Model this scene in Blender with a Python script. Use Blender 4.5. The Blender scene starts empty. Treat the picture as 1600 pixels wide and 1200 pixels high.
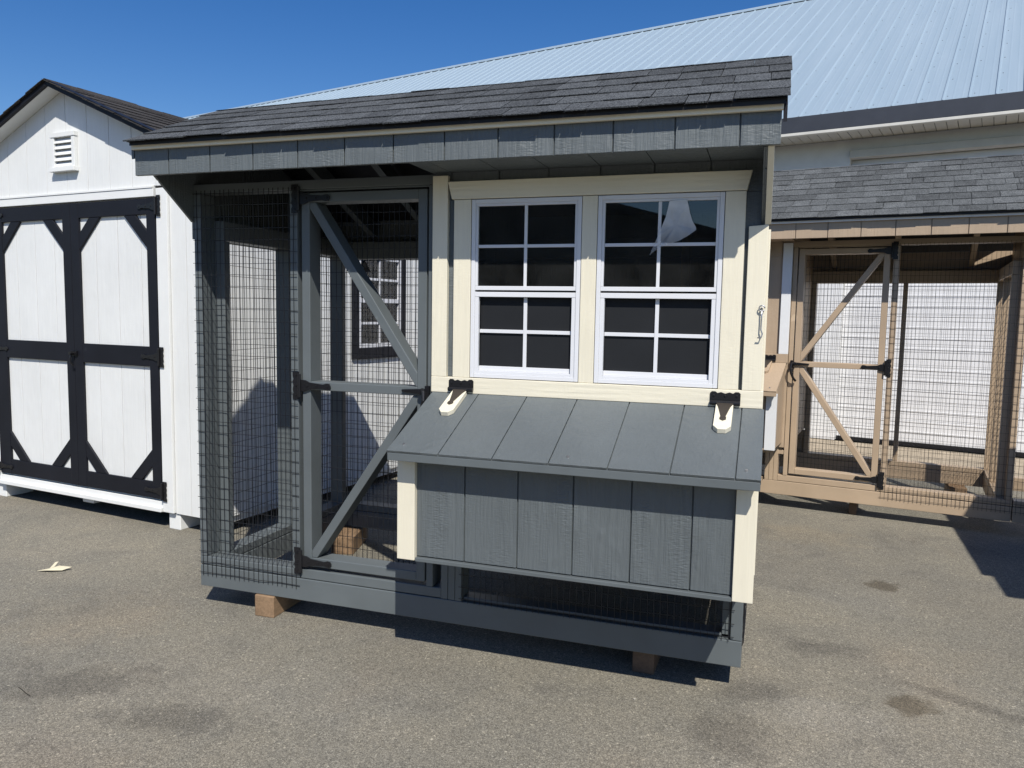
import bpy, bmesh, math, random
from mathutils import Vector, Matrix
random.seed(7)
rnd = random.Random(11)
SC = bpy.context.scene
COL = SC.collection
R = math.radians

# ------------------------------------------------------------------ camera
cam = bpy.data.cameras.new('camera')
cam.sensor_fit = 'HORIZONTAL'; cam.sensor_width = 36.0; cam.lens = 36.0 * 1200.0 / 1600.0
cam.clip_start = 0.05; cam.clip_end = 3000
camo = bpy.data.objects.new('camera', cam); COL.objects.link(camo)
CM = ((0.9491173295, -0.0455141632, 0.3116163601), (0.3144256184, 0.0813816327, -0.9457872701), (0.0176868663, 0.9956432549, 0.0915515362))
camo.matrix_world = Matrix.Translation((2.47836, -2.88788, 1.402)) @ Matrix(CM).to_4x4()
SC.camera = camo

# ------------------------------------------------------------------ sky, sun, exposure
SUN_TO = Vector((0.527, -1.0, 1.333)).normalized()
world = bpy.data.worlds.new('World'); SC.world = world; world.use_nodes = True
wn = world.node_tree; bg = wn.nodes['Background']
sky = wn.nodes.new('ShaderNodeTexSky'); sky.sky_type = 'NISHITA'; sky.sun_disc = False
sky.sun_elevation = math.asin(SUN_TO.z); sky.sun_rotation = math.atan2(SUN_TO.x, SUN_TO.y)
sky.altitude = 100; sky.air_density = 1.0; sky.dust_density = 0.3; sky.ozone_density = 1.5
hs = wn.nodes.new('ShaderNodeHueSaturation'); hs.inputs['Saturation'].default_value = 1.42; hs.inputs['Hue'].default_value = 0.512
wn.links.new(sky.outputs[0], hs.inputs['Color']); wn.links.new(hs.outputs[0], bg.inputs[0]); bg.inputs[1].default_value = 0.105
sl = bpy.data.lights.new('sun', 'SUN'); sl.energy = 5.0; sl.angle = R(0.53); sl.color = (1.0, 0.955, 0.88)
so = bpy.data.objects.new('sun', sl); COL.objects.link(so)
so.rotation_euler = (-SUN_TO).to_track_quat('-Z', 'Y').to_euler(); so.location = (6, -10, 12)
SC.view_settings.view_transform = 'Standard'; SC.view_settings.look = 'None'
SC.view_settings.exposure = 0.06; SC.view_settings.gamma = 1.0; SC.view_settings.use_curve_mapping = False
SC.cycles.max_bounces = 8; SC.cycles.diffuse_bounces = 1; SC.cycles.transparent_max_bounces = 16

# ------------------------------------------------------------------ materials
def new_mat(name):
    m = bpy.data.materials.new(name); m.use_nodes = True
    nt = m.node_tree
    return m, nt, nt.nodes['Principled BSDF']
def nd(nt, typ, **kw):
    n = nt.nodes.new(typ)
    for k, v in kw.items(): setattr(n, k, v)
    return n
def lk(nt, a, b): nt.links.new(a, b)
def mapping(nt, scale, coord='Object', rot=(0, 0, 0)):
    tc = nd(nt, 'ShaderNodeTexCoord'); mp = nd(nt, 'ShaderNodeMapping')
    mp.inputs['Scale'].default_value = scale; mp.inputs['Rotation'].default_value = rot
    lk(nt, tc.outputs[coord], mp.inputs[0]); return mp.outputs[0]
def noise(nt, vec, scale=1.0, detail=4, rough=0.55, dist=0.0):
    n = nd(nt, 'ShaderNodeTexNoise'); n.inputs['Scale'].default_value = scale
    n.inputs['Detail'].default_value = detail; n.inputs['Roughness'].default_value = rough
    n.inputs['Distortion'].default_value = dist; lk(nt, vec, n.inputs['Vector']); return n.outputs['Fac']
def ramp(nt, fac, stops):
    r = nd(nt, 'ShaderNodeValToRGB'); e = r.color_ramp.elements
    while len(e) < len(stops): e.new(0.5)
    for i, (p, c) in enumerate(stops):
        e[i].position = p; e[i].color = (*c, 1) if len(c) == 3 else c
    lk(nt, fac, r.inputs[0]); return r.outputs[0]
def math_(nt, op, a, b=None, c=None):
    n = nd(nt, 'ShaderNodeMath'); n.operation = op
    for i, v in enumerate((a, b, c)):
        if v is None: continue
        if isinstance(v, (int, float)): n.inputs[i].default_value = v
        else: lk(nt, v, n.inputs[i])
    return n.outputs[0]
def mixc(nt, fac, a, b, blend='MIX'):
    n = nd(nt, 'ShaderNodeMix'); n.data_type = 'RGBA'; n.blend_type = blend
    for i, v in ((0, fac), (6, a), (7, b)):
        if isinstance(v, (int, float)): n.inputs[i].default_value = v
        elif isinstance(v, tuple): n.inputs[i].default_value = (*v, 1)
        else: lk(nt, v, n.inputs[i])
    return n.outputs[2]
def bump(nt, p, h, strength, dist):
    b = nd(nt, 'ShaderNodeBump'); b.inputs['Strength'].default_value = strength; b.inputs['Distance'].default_value = dist
    lk(nt, h, b.inputs['Height']); lk(nt, b.outputs[0], p.inputs['Normal'])

def wood_paint(name, col, axis='z', emboss=1.0, rough=0.5, dirt=0.10):
    """painted embossed board: grain along axis"""
    m, nt, p = new_mat(name)
    long, short = 5.0, 75.0
    sc = {'x': (long, short, short), 'y': (short, long, short), 'z': (short, short, long)}[axis]
    cross = {'x': (190, 48, 48), 'y': (48, 190, 48), 'z': (48, 48, 190)}[axis]
    colm = {'x': (2.4, 11, 11), 'y': (11, 2.4, 11), 'z': (11, 11, 2.4)}[axis]
    swirl = {'x': (3, 26, 26), 'y': (26, 3, 26), 'z': (26, 26, 3)}[axis]
    fine = noise(nt, mapping(nt, sc), 1.0, 5, 0.6, 0.6)
    saw = noise(nt, mapping(nt, cross), 1.0, 2, 0.5, 0.2)
    sw = nd(nt, 'ShaderNodeTexWave'); sw.wave_type = 'RINGS'; sw.inputs['Scale'].default_value = 0.55
    sw.inputs['Distortion'].default_value = 9.0; sw.inputs['Detail'].default_value = 3; sw.inputs['Detail Scale'].default_value = 0.7
    lk(nt, mapping(nt, swirl), sw.inputs['Vector'])
    mask = ramp(nt, noise(nt, mapping(nt, colm), 1.0, 2, 0.5), [(0.36, (0, 0, 0)), (0.72, (1, 1, 1))])
    mask2 = ramp(nt, noise(nt, mapping(nt, (7, 7, 4)), 1.3, 2, 0.5, 0.3), [(0.45, (0, 0, 0)), (0.62, (1, 1, 1))])
    h = math_(nt, 'MULTIPLY', fine, 0.8)
    h = math_(nt, 'ADD', h, math_(nt, 'MULTIPLY', math_(nt, 'MULTIPLY', saw, mask), 0.5))
    h = math_(nt, 'ADD', h, math_(nt, 'MULTIPLY', math_(nt, 'MULTIPLY', sw.outputs['Fac'], mask2), 0.45))
    bump(nt, p, h, 0.85 * min(1.0, emboss + .15), 0.0052 * emboss)
    big = noise(nt, mapping(nt, (1.7, 1.7, 1.7)), 1.0, 4, 0.6)
    d = tuple(c * (1 - dirt * 1.6) for c in col); u = tuple(min(0.85, c * (1 + dirt * 0.6)) for c in col)
    c1 = ramp(nt, big, [(0.3, d), (0.7, u)])
    c2 = mixc(nt, 0.12, c1, ramp(nt, fine, [(0.35, tuple(c * 0.7 for c in col)), (0.65, u)]))
    lk(nt, c2, p.inputs['Base Color'])
    p.inputs['Roughness'].default_value = rough
    p.inputs['Specular IOR Level'].default_value = 0.6
    return m
def lumber_paint(name, col, rough=0.45, dirt=0.08, spec=0.5):
    """smooth painted solid lumber, faint grain, small dings"""
    m, nt, p = new_mat(name)
    n1 = noise(nt, mapping(nt, (30, 30, 30)), 1.0, 4, 0.6, 0.8)
    big = noise(nt, mapping(nt, (2.3, 2.3, 2.3)), 1.0, 4, 0.65)
    ding = ramp(nt, noise(nt, mapping(nt, (9, 9, 9)), 1.0, 2, 0.4), [(0.74, (0, 0, 0)), (0.78, (1, 1, 1))])
    c1 = ramp(nt, big, [(0.3, tuple(c * (1 - dirt * 1.8) for c in col)), (0.7, tuple(min(.85, c * (1 + dirt)) for c in col))])
    c2 = mixc(nt, math_(nt, 'MULTIPLY', ding, 0.35), c1, tuple(min(.8, c * 1.7 + .04) for c in col))
    lk(nt, c2, p.inputs['Base Color'])
    p.inputs['Roughness'].default_value = rough; p.inputs['Specular IOR Level'].default_value = spec
    bump(nt, p, n1, 0.22, 0.0016)
    return m
def plain(name, col, rough=0.5, metal=0.0, var=0.06, bscale=120, bstr=0.1, spec=0.4):
    m, nt, p = new_mat(name)
    big = noise(nt, mapping(nt, (6, 6, 6)), 1.0, 4, 0.6)
    lk(nt, ramp(nt, big, [(0.3, tuple(c * (1 - var) for c in col)), (0.7, tuple(min(0.9, c * (1 + var)) for c in col))]), p.inputs['Base Color'])
    p.inputs['Roughness'].default_value = rough; p.inputs['Metallic'].default_value = metal
    p.inputs['Specular IOR Level'].default_value = spec
    bump(nt, p, noise(nt, mapping(nt, (bscale,) * 3), 1.0, 3, 0.6), bstr, 0.001)
    return m
def raw_wood(name, col):
    m, nt, p = new_mat(name)
    g = noise(nt, mapping(nt, (60, 8, 60)), 1.0, 4, 0.6, 1.2)
    b = noise(nt, mapping(nt, (9, 9, 9)), 1.0, 3, 0.6)
    c = mixc(nt, 0.5, ramp(nt, g, [(0.3, tuple(x * 0.55 for x in col)), (0.7, tuple(x * 1.25 for x in col))]),
             ramp(nt, b, [(0.3, tuple(x * 0.6 for x in col)), (0.7, tuple(x * 1.2 for x in col))]))
    lk(nt, c, p.inputs['Base Color']); p.inputs['Roughness'].default_value = 0.8
    bump(nt, p, g, 0.4, 0.003)
    return m
def shingle_mat(name, col):
    m, nt, p = new_mat(name)
    oi = nd(nt, 'ShaderNodeObjectInfo')
    gr = noise(nt, mapping(nt, (190, 190, 190)), 1.0, 3, 0.75)
    patch = noise(nt, mapping(nt, (14, 14, 14)), 1.0, 3, 0.6)
    tone = ramp(nt, oi.outputs['Random'], [(0.0, tuple(c * 0.74 for c in col)), (0.3, tuple(c * 0.88 for c in col)), (0.65, col), (1.0, tuple(c * 1.14 for c in col))])
    gcol = ramp(nt, gr, [(0.36, (0.25, 0.25, 0.26)), (0.5, (1, 1, 1)), (0.64, (2.0, 1.98, 1.92))])
    c = mixc(nt, 1.0, tone, gcol, 'MULTIPLY')
    c = mixc(nt, 0.35, c, mixc(nt, 1.0, c, ramp(nt, patch, [(0.35, (0.6, 0.6, 0.6)), (0.65, (1.25, 1.25, 1.25))]), 'MULTIPLY'))
    lk(nt, c, p.inputs['Base Color']); p.inputs['Roughness'].default_value = 1.0; p.inputs['Specular IOR Level'].default_value = 0.08
    bump(nt, p, gr, 0.7, 0.003)
    return m
def glass_mat(name, refl=1.0, tint=(0.75, 0.8, 0.8)):
    m = bpy.data.materials.new(name); m.use_nodes = True; nt = m.node_tree
    nt.nodes.remove(nt.nodes['Principled BSDF'])
    out = nt.nodes['Material Output']
    fr = nd(nt, 'ShaderNodeFresnel'); fr.inputs['IOR'].default_value = 1.56
    t = nd(nt, 'ShaderNodeBsdfTransparent'); t.inputs[0].default_value = (*tint, 1)
    g = nd(nt, 'ShaderNodeBsdfGlossy'); g.inputs['Roughness'].default_value = 0.01
    mx = nd(nt, 'ShaderNodeMixShader')
    dust = noise(nt, mapping(nt, (3, 3, 3)), 1.0, 4, 0.6)
    f = math_(nt, 'MULTIPLY', fr.outputs[0], math_(nt, 'MULTIPLY_ADD', dust, 0.3, refl))
    lk(nt, f, mx.inputs[0]); lk(nt, t.outputs[0], mx.inputs[1]); lk(nt, g.outputs[0], mx.inputs[2])
    dd = nd(nt, 'ShaderNodeBsdfDiffuse'); dd.inputs[0].default_value = (0.55, 0.55, 0.52, 1)      # thin film of dust on the pane
    smear = noise(nt, mapping(nt, (7, 7, 6)), 1.0, 5, 0.65, 0.5)
    m2 = nd(nt, 'ShaderNodeMixShader'); lk(nt, ramp(nt, smear, [(0.3, (0.004,) * 3), (0.75, (0.03,) * 3)]), m2.inputs[0])
    lk(nt, mx.outputs[0], m2.inputs[1]); lk(nt, dd.outputs[0], m2.inputs[2]); lk(nt, m2.outputs[0], out.inputs[0])
    return m
def asphalt_mat():
    m, nt, p = new_mat('asphalt')
    v1 = mapping(nt, (1, 1, 1))
    vor = nd(nt, 'ShaderNodeTexVoronoi'); vor.inputs['Scale'].default_value = 330.0; lk(nt, v1, vor.inputs['Vector'])
    vor2 = nd(nt, 'ShaderNodeTexVoronoi'); vor2.inputs['Scale'].default_value = 140.0; lk(nt, v1, vor2.inputs['Vector'])
    sep = nd(nt, 'ShaderNodeSeparateColor'); lk(nt, vor.outputs['Color'], sep.inputs[0])
    sep2 = nd(nt, 'ShaderNodeSeparateColor'); lk(nt, vor2.outputs['Color'], sep2.inputs[0])
    stone = ramp(nt, sep.outputs[0], [(0.0, (0.13, 0.121, 0.107)), (0.35, (0.20, 0.187, 0.166)), (0.7, (0.255, 0.238, 0.21)), (0.95, (0.30, 0.28, 0.25)), (1.0, (0.42, 0.40, 0.365))])
    stone2 = ramp(nt, sep2.outputs[1], [(0.0, (0.6, 0.6, 0.6)), (0.55, (0.97, 0.96, 0.94)), (0.955, (1.08, 1.07, 1.03)), (0.99, (1.5, 1.47, 1.4)), (1.0, (2.1, 2.05, 1.95))])
    c = mixc(nt, 0.65, stone, mixc(nt, 1.0, stone, stone2, 'MULTIPLY'))
    crev = ramp(nt, vor.outputs['Distance'], [(0.25, (1, 1, 1)), (0.8, (0.62, 0.60, 0.58))])
    c = mixc(nt, 0.75, c, mixc(nt, 1.0, c, crev, 'MULTIPLY'))
    big = noise(nt, mapping(nt, (0.55, 0.55, 0.55)), 1.0, 5, 0.62, 0.4)
    c = mixc(nt, 1.0, c, ramp(nt, big, [(0.28, (0.90, 0.905, 0.87)), (0.5, (1.11, 1.12, 1.04)), (0.72, (1.32, 1.30, 1.18))]), 'MULTIPLY')
    mid = noise(nt, mapping(nt, (2.6, 2.6, 2.6)), 1.0, 4, 0.6, 0.6)
    c = mixc(nt, 1.0, c, ramp(nt, mid, [(0.25, (0.74, 0.74, 0.76)), (0.42, (0.98, 0.98, 0.98)), (0.75, (1.1, 1.08, 1.04))]), 'MULTIPLY')
    rust = ramp(nt, noise(nt, mapping(nt, (1.1, 1.1, 1.1), rot=(0, 0, 1)), 1.0, 3, 0.5), [(0.55, (0, 0, 0)), (0.75, (1, 1, 1))])
    c = mixc(nt, math_(nt, 'MULTIPLY', rust, 0.25), c, mixc(nt, 1.0, c, (1.15, 0.98, 0.86), 'MULTIPLY'))
    # stains and wear with a place of their own
    sx = nd(nt, 'ShaderNodeSeparateXYZ'); tc = nd(nt, 'ShaderNodeTexCoord'); lk(nt, tc.outputs['Object'], sx.inputs[0])
    wob = noise(nt, mapping(nt, (8, 8, 8)), 1.0, 6, 0.72)
    def spot(c, x, y, rx, ry, ang, col, amt, soft=0.6):
        ca, sa = math.cos(ang), math.sin(ang)
        dx = math_(nt, 'SUBTRACT', sx.outputs[0], x); dy = math_(nt, 'SUBTRACT', sx.outputs[1], y)
        u = math_(nt, 'ADD', math_(nt, 'MULTIPLY', dx, ca / rx), math_(nt, 'MULTIPLY', dy, sa / rx))
        v = math_(nt, 'ADD', math_(nt, 'MULTIPLY', dx, -sa / ry), math_(nt, 'MULTIPLY', dy, ca / ry))
        d = math_(nt, 'SQRT', math_(nt, 'ADD', math_(nt, 'MULTIPLY', u, u), math_(nt, 'MULTIPLY', v, v)))
        d = math_(nt, 'ADD', d, math_(nt, 'MULTIPLY', math_(nt, 'SUBTRACT', wob, 0.5), 2.3))
        f = ramp(nt, d, [(1 - soft, (amt * 0.78,) * 3), (1.0, (0, 0, 0))])
        return mixc(nt, f, c, mixc(nt, 1.0, c, col, 'MULTIPLY'))
    for a in STAINS: c = spot(c, *a)
    lk(nt, c, p.inputs['Base Color'])
    p.inputs['Roughness'].default_value = 0.88; p.inputs['Specular IOR Level'].default_value = 0.3
    hh = math_(nt, 'ADD', math_(nt, 'MULTIPLY', vor.outputs['Distance'], -0.6), math_(nt, 'MULTIPLY', sep.outputs[1], 0.5))
    bump(nt, p, hh, 0.5, 0.0022)
    return m
OIL, DARK, WHITE, TAN = (0.42, 0.37, 0.31), (0.55, 0.55, 0.57), (1.18, 1.2, 1.26), (1.22, 1.12, 0.98)
STAINS = [(3.126, 1.494, 0.10, 0.09, 0, OIL, 0.9, 0.4), (3.04, 0.14, 0.11, 0.10, 0, OIL, 0.9, 0.4),
          (2.78, 0.53, 0.22, 0.10, 0.3, DARK, 0.7), (0.10, -0.78, 0.34, 0.14, 0.5, DARK, 0.85), (0.62, -0.86, 0.30, 0.12, 0.2, DARK, 0.8),
          (2.42, -0.30, 0.16, 0.22, 0.2, DARK, 0.85), (3.25, 0.22, 0.34, 0.05, -0.45, DARK, 0.8), (2.72, -0.05, 0.26, 0.14, 0.2, WHITE, 0.7),
          (3.0, 1.2, 0.3, 0.25, 0.0, WHITE, 0.35), (0.95, -0.55, 0.5, 0.25, 0.1, WHITE, 0.35), (2.5, 0.05, 0.22, 0.1, 0.5, DARK, 0.7),
          (2.75, 2.35, 0.5, 0.3, 0.0, TAN, 0.5), (1.9, -1.3, 0.5, 0.3, 0.3, TAN, 0.3), (-0.4, -0.3, 0.5, 0.35, 0.3, TAN, 0.35), (2.3, 1.0, 0.3, 0.1, 0.7, DARK, 0.5)]

GRAY, CREAM, SHEDW, BLACK, BROWN = (0.116, 0.133, 0.139), (0.78, 0.727, 0.575), (0.79, 0.80, 0.78), (0.010, 0.011, 0.016), (0.46, 0.348, 0.238)
M = dict(
    gray_v=wood_paint('gray_siding_paint', GRAY, 'z', 1.3), gray_y=wood_paint('gray_lid_paint', GRAY, 'y', 0.7), gray_l=lumber_paint('gray_lumber_paint', GRAY),
    cream_v=wood_paint('cream_trim_paint', CREAM, 'z', 0.45, 0.5, 0.04), cream_x=wood_paint('cream_rail_paint', CREAM, 'x', 0.45, 0.5, 0.04),
    white_v=wood_paint('white_siding_paint', SHEDW, 'z', 0.5, 0.5, 0.05), white_l=lumber_paint('white_lumber_paint', SHEDW, 0.5, 0.03),
    black_l=lumber_paint('black_lumber_paint', BLACK, 0.55, 0.15, 0.25), brown_v=wood_paint('tan_siding_paint', BROWN, 'z', 0.6), brown_y=wood_paint('tan_lid_paint', BROWN, 'y', 0.6),
    brown_l=lumber_paint('tan_lumber_paint', BROWN), bwhite=lumber_paint('tan_coop_white_trim', (0.78, 0.79, 0.79), 0.5, 0.04),
    vinyl=plain('white_vinyl', (0.70, 0.71, 0.735), 0.35, 0, 0.02, 60, 0.03), wire=plain('black_coated_wire', (0.012, 0.013, 0.016), 0.45, 0, 0.1, 60, 0.05, 0.4),
    iron=plain('black_iron', (0.012, 0.012, 0.014), 0.38, 0.2, 0.2, 200, 0.25, 0.5), strap=plain('worn_bronze_iron', (0.055, 0.045, 0.037), 0.5, 0.3, 0.2, 200, 0.25), zinc=plain('zinc_steel', (0.45, 0.45, 0.46), 0.35, 0.9, 0.15, 90, 0.1),
    glass=glass_mat('window_glass'), screen=plain('dark_insect_screen', (0.013, 0.0145, 0.017), 0.7, 0, 0.1, 400, 0.2, 0.25),
    dark_shingle=shingle_mat('charcoal_shingle', (0.078, 0.084, 0.090)), gray_shingle=shingle_mat('weathered_gray_shingle', (0.104, 0.110, 0.112)), brown_shingle=shingle_mat('dark_brown_shingle', (0.054, 0.051, 0.050)),
    block=raw_wood('rough_wood_block', (0.27, 0.175, 0.10)), block_dark=raw_wood('shade_toned_wood_block', (0.13, 0.085, 0.055)), ply=raw_wood('bare_sheathing', (0.30, 0.22, 0.14)),  # block_dark: same wood, shade under the coop put into its colour
    film=None, tarpaper=plain('black_drip_edge', (0.010, 0.010, 0.012), 0.5),
    barn_wall=plain('barn_white_wall', (0.82, 0.82, 0.81), 0.55, 0, 0.05, 3, 0.06), barn_door=plain('ribbed_white_door', (0.80, 0.80, 0.80), 0.5, 0, 0.04, 3, 0.05),
    barn_trim=plain('barn_cream_trim', (0.66, 0.64, 0.58), 0.5, 0, 0.06), barn_roof=None, barn_fascia=plain('charcoal_metal_fascia', (0.050, 0.055, 0.068), 0.5, 0.1, 0.1),
    rear_wall=wood_paint('dark_brown_barn_boards', (0.060, 0.045, 0.035), 'z'), leaf=plain('dry_leaf', (0.66, 0.60, 0.43), 0.8, 0, 0.2), stone=plain('loose_stone', (0.30, 0.28, 0.24), 0.9, 0, 0.35), stick=plain('dark_twig', (0.03, 0.025, 0.02), 0.8),
)
def roof_metal():
    m, nt, p = new_mat('pale_blue_roof_metal')
    a = noise(nt, mapping(nt, (0.6, 0.25, 0.25)), 1.0, 4, 0.6)
    b = noise(nt, mapping(nt, (9.0, 0.5, 0.5)), 1.0, 4, 0.6)
    c = mixc(nt, 0.4, ramp(nt, a, [(0.3, (0.325, 0.415, 0.48)), (0.7, (0.365, 0.455, 0.515))]), ramp(nt, b, [(0.3, (0.295, 0.385, 0.45)), (0.7, (0.385, 0.47, 0.53))]))
    lk(nt, c, p.inputs['Base Color']); p.inputs['Metallic'].default_value = 0.15; p.inputs['Roughness'].default_value = 0.42
    bump(nt, p, a, 0.08, 0.02)
    return m
M['barn_roof'] = roof_metal()
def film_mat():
    m = bpy.data.materials.new('translucent_pale_film'); m.use_nodes = True; nt = m.node_tree
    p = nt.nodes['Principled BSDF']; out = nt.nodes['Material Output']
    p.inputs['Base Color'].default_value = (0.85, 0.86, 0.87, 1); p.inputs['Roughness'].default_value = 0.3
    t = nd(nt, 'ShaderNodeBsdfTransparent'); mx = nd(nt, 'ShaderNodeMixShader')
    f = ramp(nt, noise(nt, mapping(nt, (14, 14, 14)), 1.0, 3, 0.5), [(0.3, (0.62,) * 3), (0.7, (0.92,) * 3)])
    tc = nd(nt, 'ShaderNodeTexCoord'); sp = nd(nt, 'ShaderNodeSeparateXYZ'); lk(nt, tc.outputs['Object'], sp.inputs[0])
    opacity = nd(nt, 'ShaderNodeMapRange'); lk(nt, sp.outputs[2], opacity.inputs[0]); opacity.inputs[1].default_value = 1.60; opacity.inputs[2].default_value = 1.80
    opacity.inputs[3].default_value = 0.15; opacity.inputs[4].default_value = 1.0     # more opaque towards the top
    f = math_(nt, 'MULTIPLY', f, opacity.outputs[0])
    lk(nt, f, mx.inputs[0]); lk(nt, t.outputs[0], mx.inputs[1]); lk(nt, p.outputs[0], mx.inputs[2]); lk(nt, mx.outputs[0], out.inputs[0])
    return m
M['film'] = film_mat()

# ------------------------------------------------------------------ geometry helpers
ZS = [1.0]; TILT = [0.0]
MIR = [None]          # when set to W, builder coordinates are mirrored: x -> W - x
def T(v):
    if MIR[0] is None:
        z = v[2] * ZS[0]
        if TILT[0] and z > 2.09: z += TILT[0] * (v[0] / 2.44 - 0.5) * (z - 2.09) / 0.26     # the ridge is not quite level
        return (v[0], v[1], z)
    return (MIR[0] - v[0], v[1], v[2] * ZS[0])
class MB:
    def __init__(s): s.v = []; s.f = []
    def add(s, vs, fs):
        b = len(s.v); s.v += [T(v) for v in vs]; s.f += [tuple(b + i for i in f) for f in fs]; return s
    def box(s, x0, x1, y0, y1, z0, z1):
        return s.add([(x0, y0, z0), (x1, y0, z0), (x1, y1, z0), (x0, y1, z0), (x0, y0, z1), (x1, y0, z1), (x1, y1, z1), (x0, y1, z1)],
                     [(0, 3, 2, 1), (4, 5, 6, 7), (0, 1, 5, 4), (1, 2, 6, 5), (2, 3, 7, 6), (3, 0, 4, 7)])
    def prism(s, poly, axis, a, b):
        """polygon extruded along axis from a to b. poly coords: x->(y,z), y->(x,z), z->(x,y)"""
        n = len(poly)
        def P(q, t): return {'x': (t, q[0], q[1]), 'y': (q[0], t, q[1]), 'z': (q[0], q[1], t)}[axis]
        vs = [P(q, a) for q in poly] + [P(q, b) for q in poly]
        fs = [tuple(range(n))[::-1], tuple(range(n, 2 * n))] + [(i, (i + 1) % n, n + (i + 1) % n, n + i) for i in range(n)]
        return s.add(vs, fs)
    def beam(s, p, q, w, d, up=(0, 0, 1)):
        """square-ended bar from p to q; w across (side), d along 'up'"""
        p, q = Vector(p), Vector(q); t = (q - p).normalized(); u = Vector(up)
        sd = t.cross(u).normalized() * (w / 2); uu = sd.normalized().cross(t).normalized() * (d / 2)
        vs = [p - sd - uu, p + sd - uu, p + sd + uu, p - sd + uu, q - sd - uu, q + sd - uu, q + sd + uu, q - sd + uu]
        return s.add([tuple(v) for v in vs], [(0, 3, 2, 1), (4, 5, 6, 7), (0, 1, 5, 4), (1, 2, 6, 5), (2, 3, 7, 6), (3, 0, 4, 7)])
    def cyl(s, p, q, r, n=10, r2=None):
        p, q = Vector(p), Vector(q); t = (q - p).normalized(); a = t.orthogonal().normalized(); b = t.cross(a); r2 = r if r2 is None else r2
        vs = []
        for c, rr in ((p, r), (q, r2)):
            for i in range(n):
                an = 2 * math.pi * i / n; vs.append(tuple(c + a * (rr * math.cos(an)) + b * (rr * math.sin(an))))
        return s.add(vs, [tuple(range(n))[::-1], tuple(range(n, 2 * n))] + [(i, (i + 1) % n, n + (i + 1) % n, n + i) for i in range(n)])
    def tube(s, pts, r, n=6):
        pts = [Vector(p) for p in pts]; rings = []; b0 = len(s.v); vs = []; fs = []
        t0 = (pts[1] - pts[0]).normalized(); a = t0.orthogonal().normalized()
        for i, p in enumerate(pts):
            t = (pts[min(i + 1, len(pts) - 1)] - pts[max(i - 1, 0)]).normalized()
            a = (a - t * a.dot(t)).normalized(); b = t.cross(a)
            for k in range(n):
                an = 2 * math.pi * k / n; vs.append(tuple(p + a * (r * math.cos(an)) + b * (r * math.sin(an))))
        for i in range(len(pts) - 1):
            for k in range(n): fs.append((i * n + k, i * n + (k + 1) % n, (i + 1) * n + (k + 1) % n, (i + 1) * n + k))
        fs.append(tuple(range(n))[::-1]); fs.append(tuple(range((len(pts) - 1) * n, len(pts) * n)))
        return s.add(vs, fs)
    def build(s, name, mat, parent=None, bevel=0.0, label=None, kind=None, fix=True, smooth=False):
        me = bpy.data.meshes.new(name); me.from_pydata(s.v, [], s.f); me.update()
        if fix:
            bm = bmesh.new(); bm.from_mesh(me); bmesh.ops.recalc_face_normals(bm, faces=bm.faces); bm.to_mesh(me); bm.free()
        if smooth:
            for p in me.polygons: p.use_smooth = True
        me.materials.append(mat)
        o = bpy.data.objects.new(name, me); COL.objects.link(o)
        if parent: o.parent = parent
        if bevel:
            b = o.modifiers.new('bevel', 'BEVEL'); b.width = bevel; b.segments = 2; b.limit_method = 'ANGLE'; b.angle_limit = R(40)
        if label: o['label'] = label
        if kind: o['kind'] = kind
        return o
def BOX(name, mat, parent, x0, x1, y0, y1, z0, z1, bevel=0.002, **k): return MB().box(x0, x1, y0, y1, z0, z1).build(name, mat, parent, bevel, **k)
def thing(name, label, cat, loc=(0, 0, 0), rz=0.0, group=None):
    o = bpy.data.objects.new(name, None); COL.objects.link(o); o.empty_display_size = 0.2
    o.location = loc; o.rotation_euler = (0, 0, rz); o['label'] = label; o['category'] = cat
    if group: o['group'] = group
    return o
def tag(o, label, cat, group=None):
    o['label'] = label; o['category'] = cat
    if group: o['group'] = group
    return o
def part(name, parent):
    """an Empty that gathers the pieces of a part"""
    o = bpy.data.objects.new(name, None); COL.objects.link(o); o.parent = parent; o.empty_display_size = 0.1; return o

def wire_panel(mb, org, u, v, w, h, su=0.0254, sv=0.0508, r=0.0014, stub=0.006, seed=0, wob=0.0035):
    """welded wire sheet spanning org + u*w + v*h"""
    rg = random.Random(seed); o, u, v = Vector(org), Vector(u), Vector(v); n = u.cross(v).normalized()
    def wire(p, q, off):
        k = 5; pts = []
        side = (q - p).normalized().cross(n)
        for i in range(k + 1):
            t = i / k; pts.append(p.lerp(q, t) + n * (off + rg.uniform(-wob, wob)) + side * rg.uniform(-wob, wob) * 0.5)
        mb.tube(pts, r, 4)
    nu = int(w / su); nv = int(h / sv); ou = (w - nu * su) / 2; ov = (h - nv * sv) / 2
    for i in range(nu + 1):
        x = ou + i * su; wire(o + u * x, o + u * x + v * h, 0)
    for j in range(nv + 1):
        y = ov + j * sv; wire(o + v * y - u * stub, o + v * y + u * (w + stub), r * 1.7)

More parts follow.
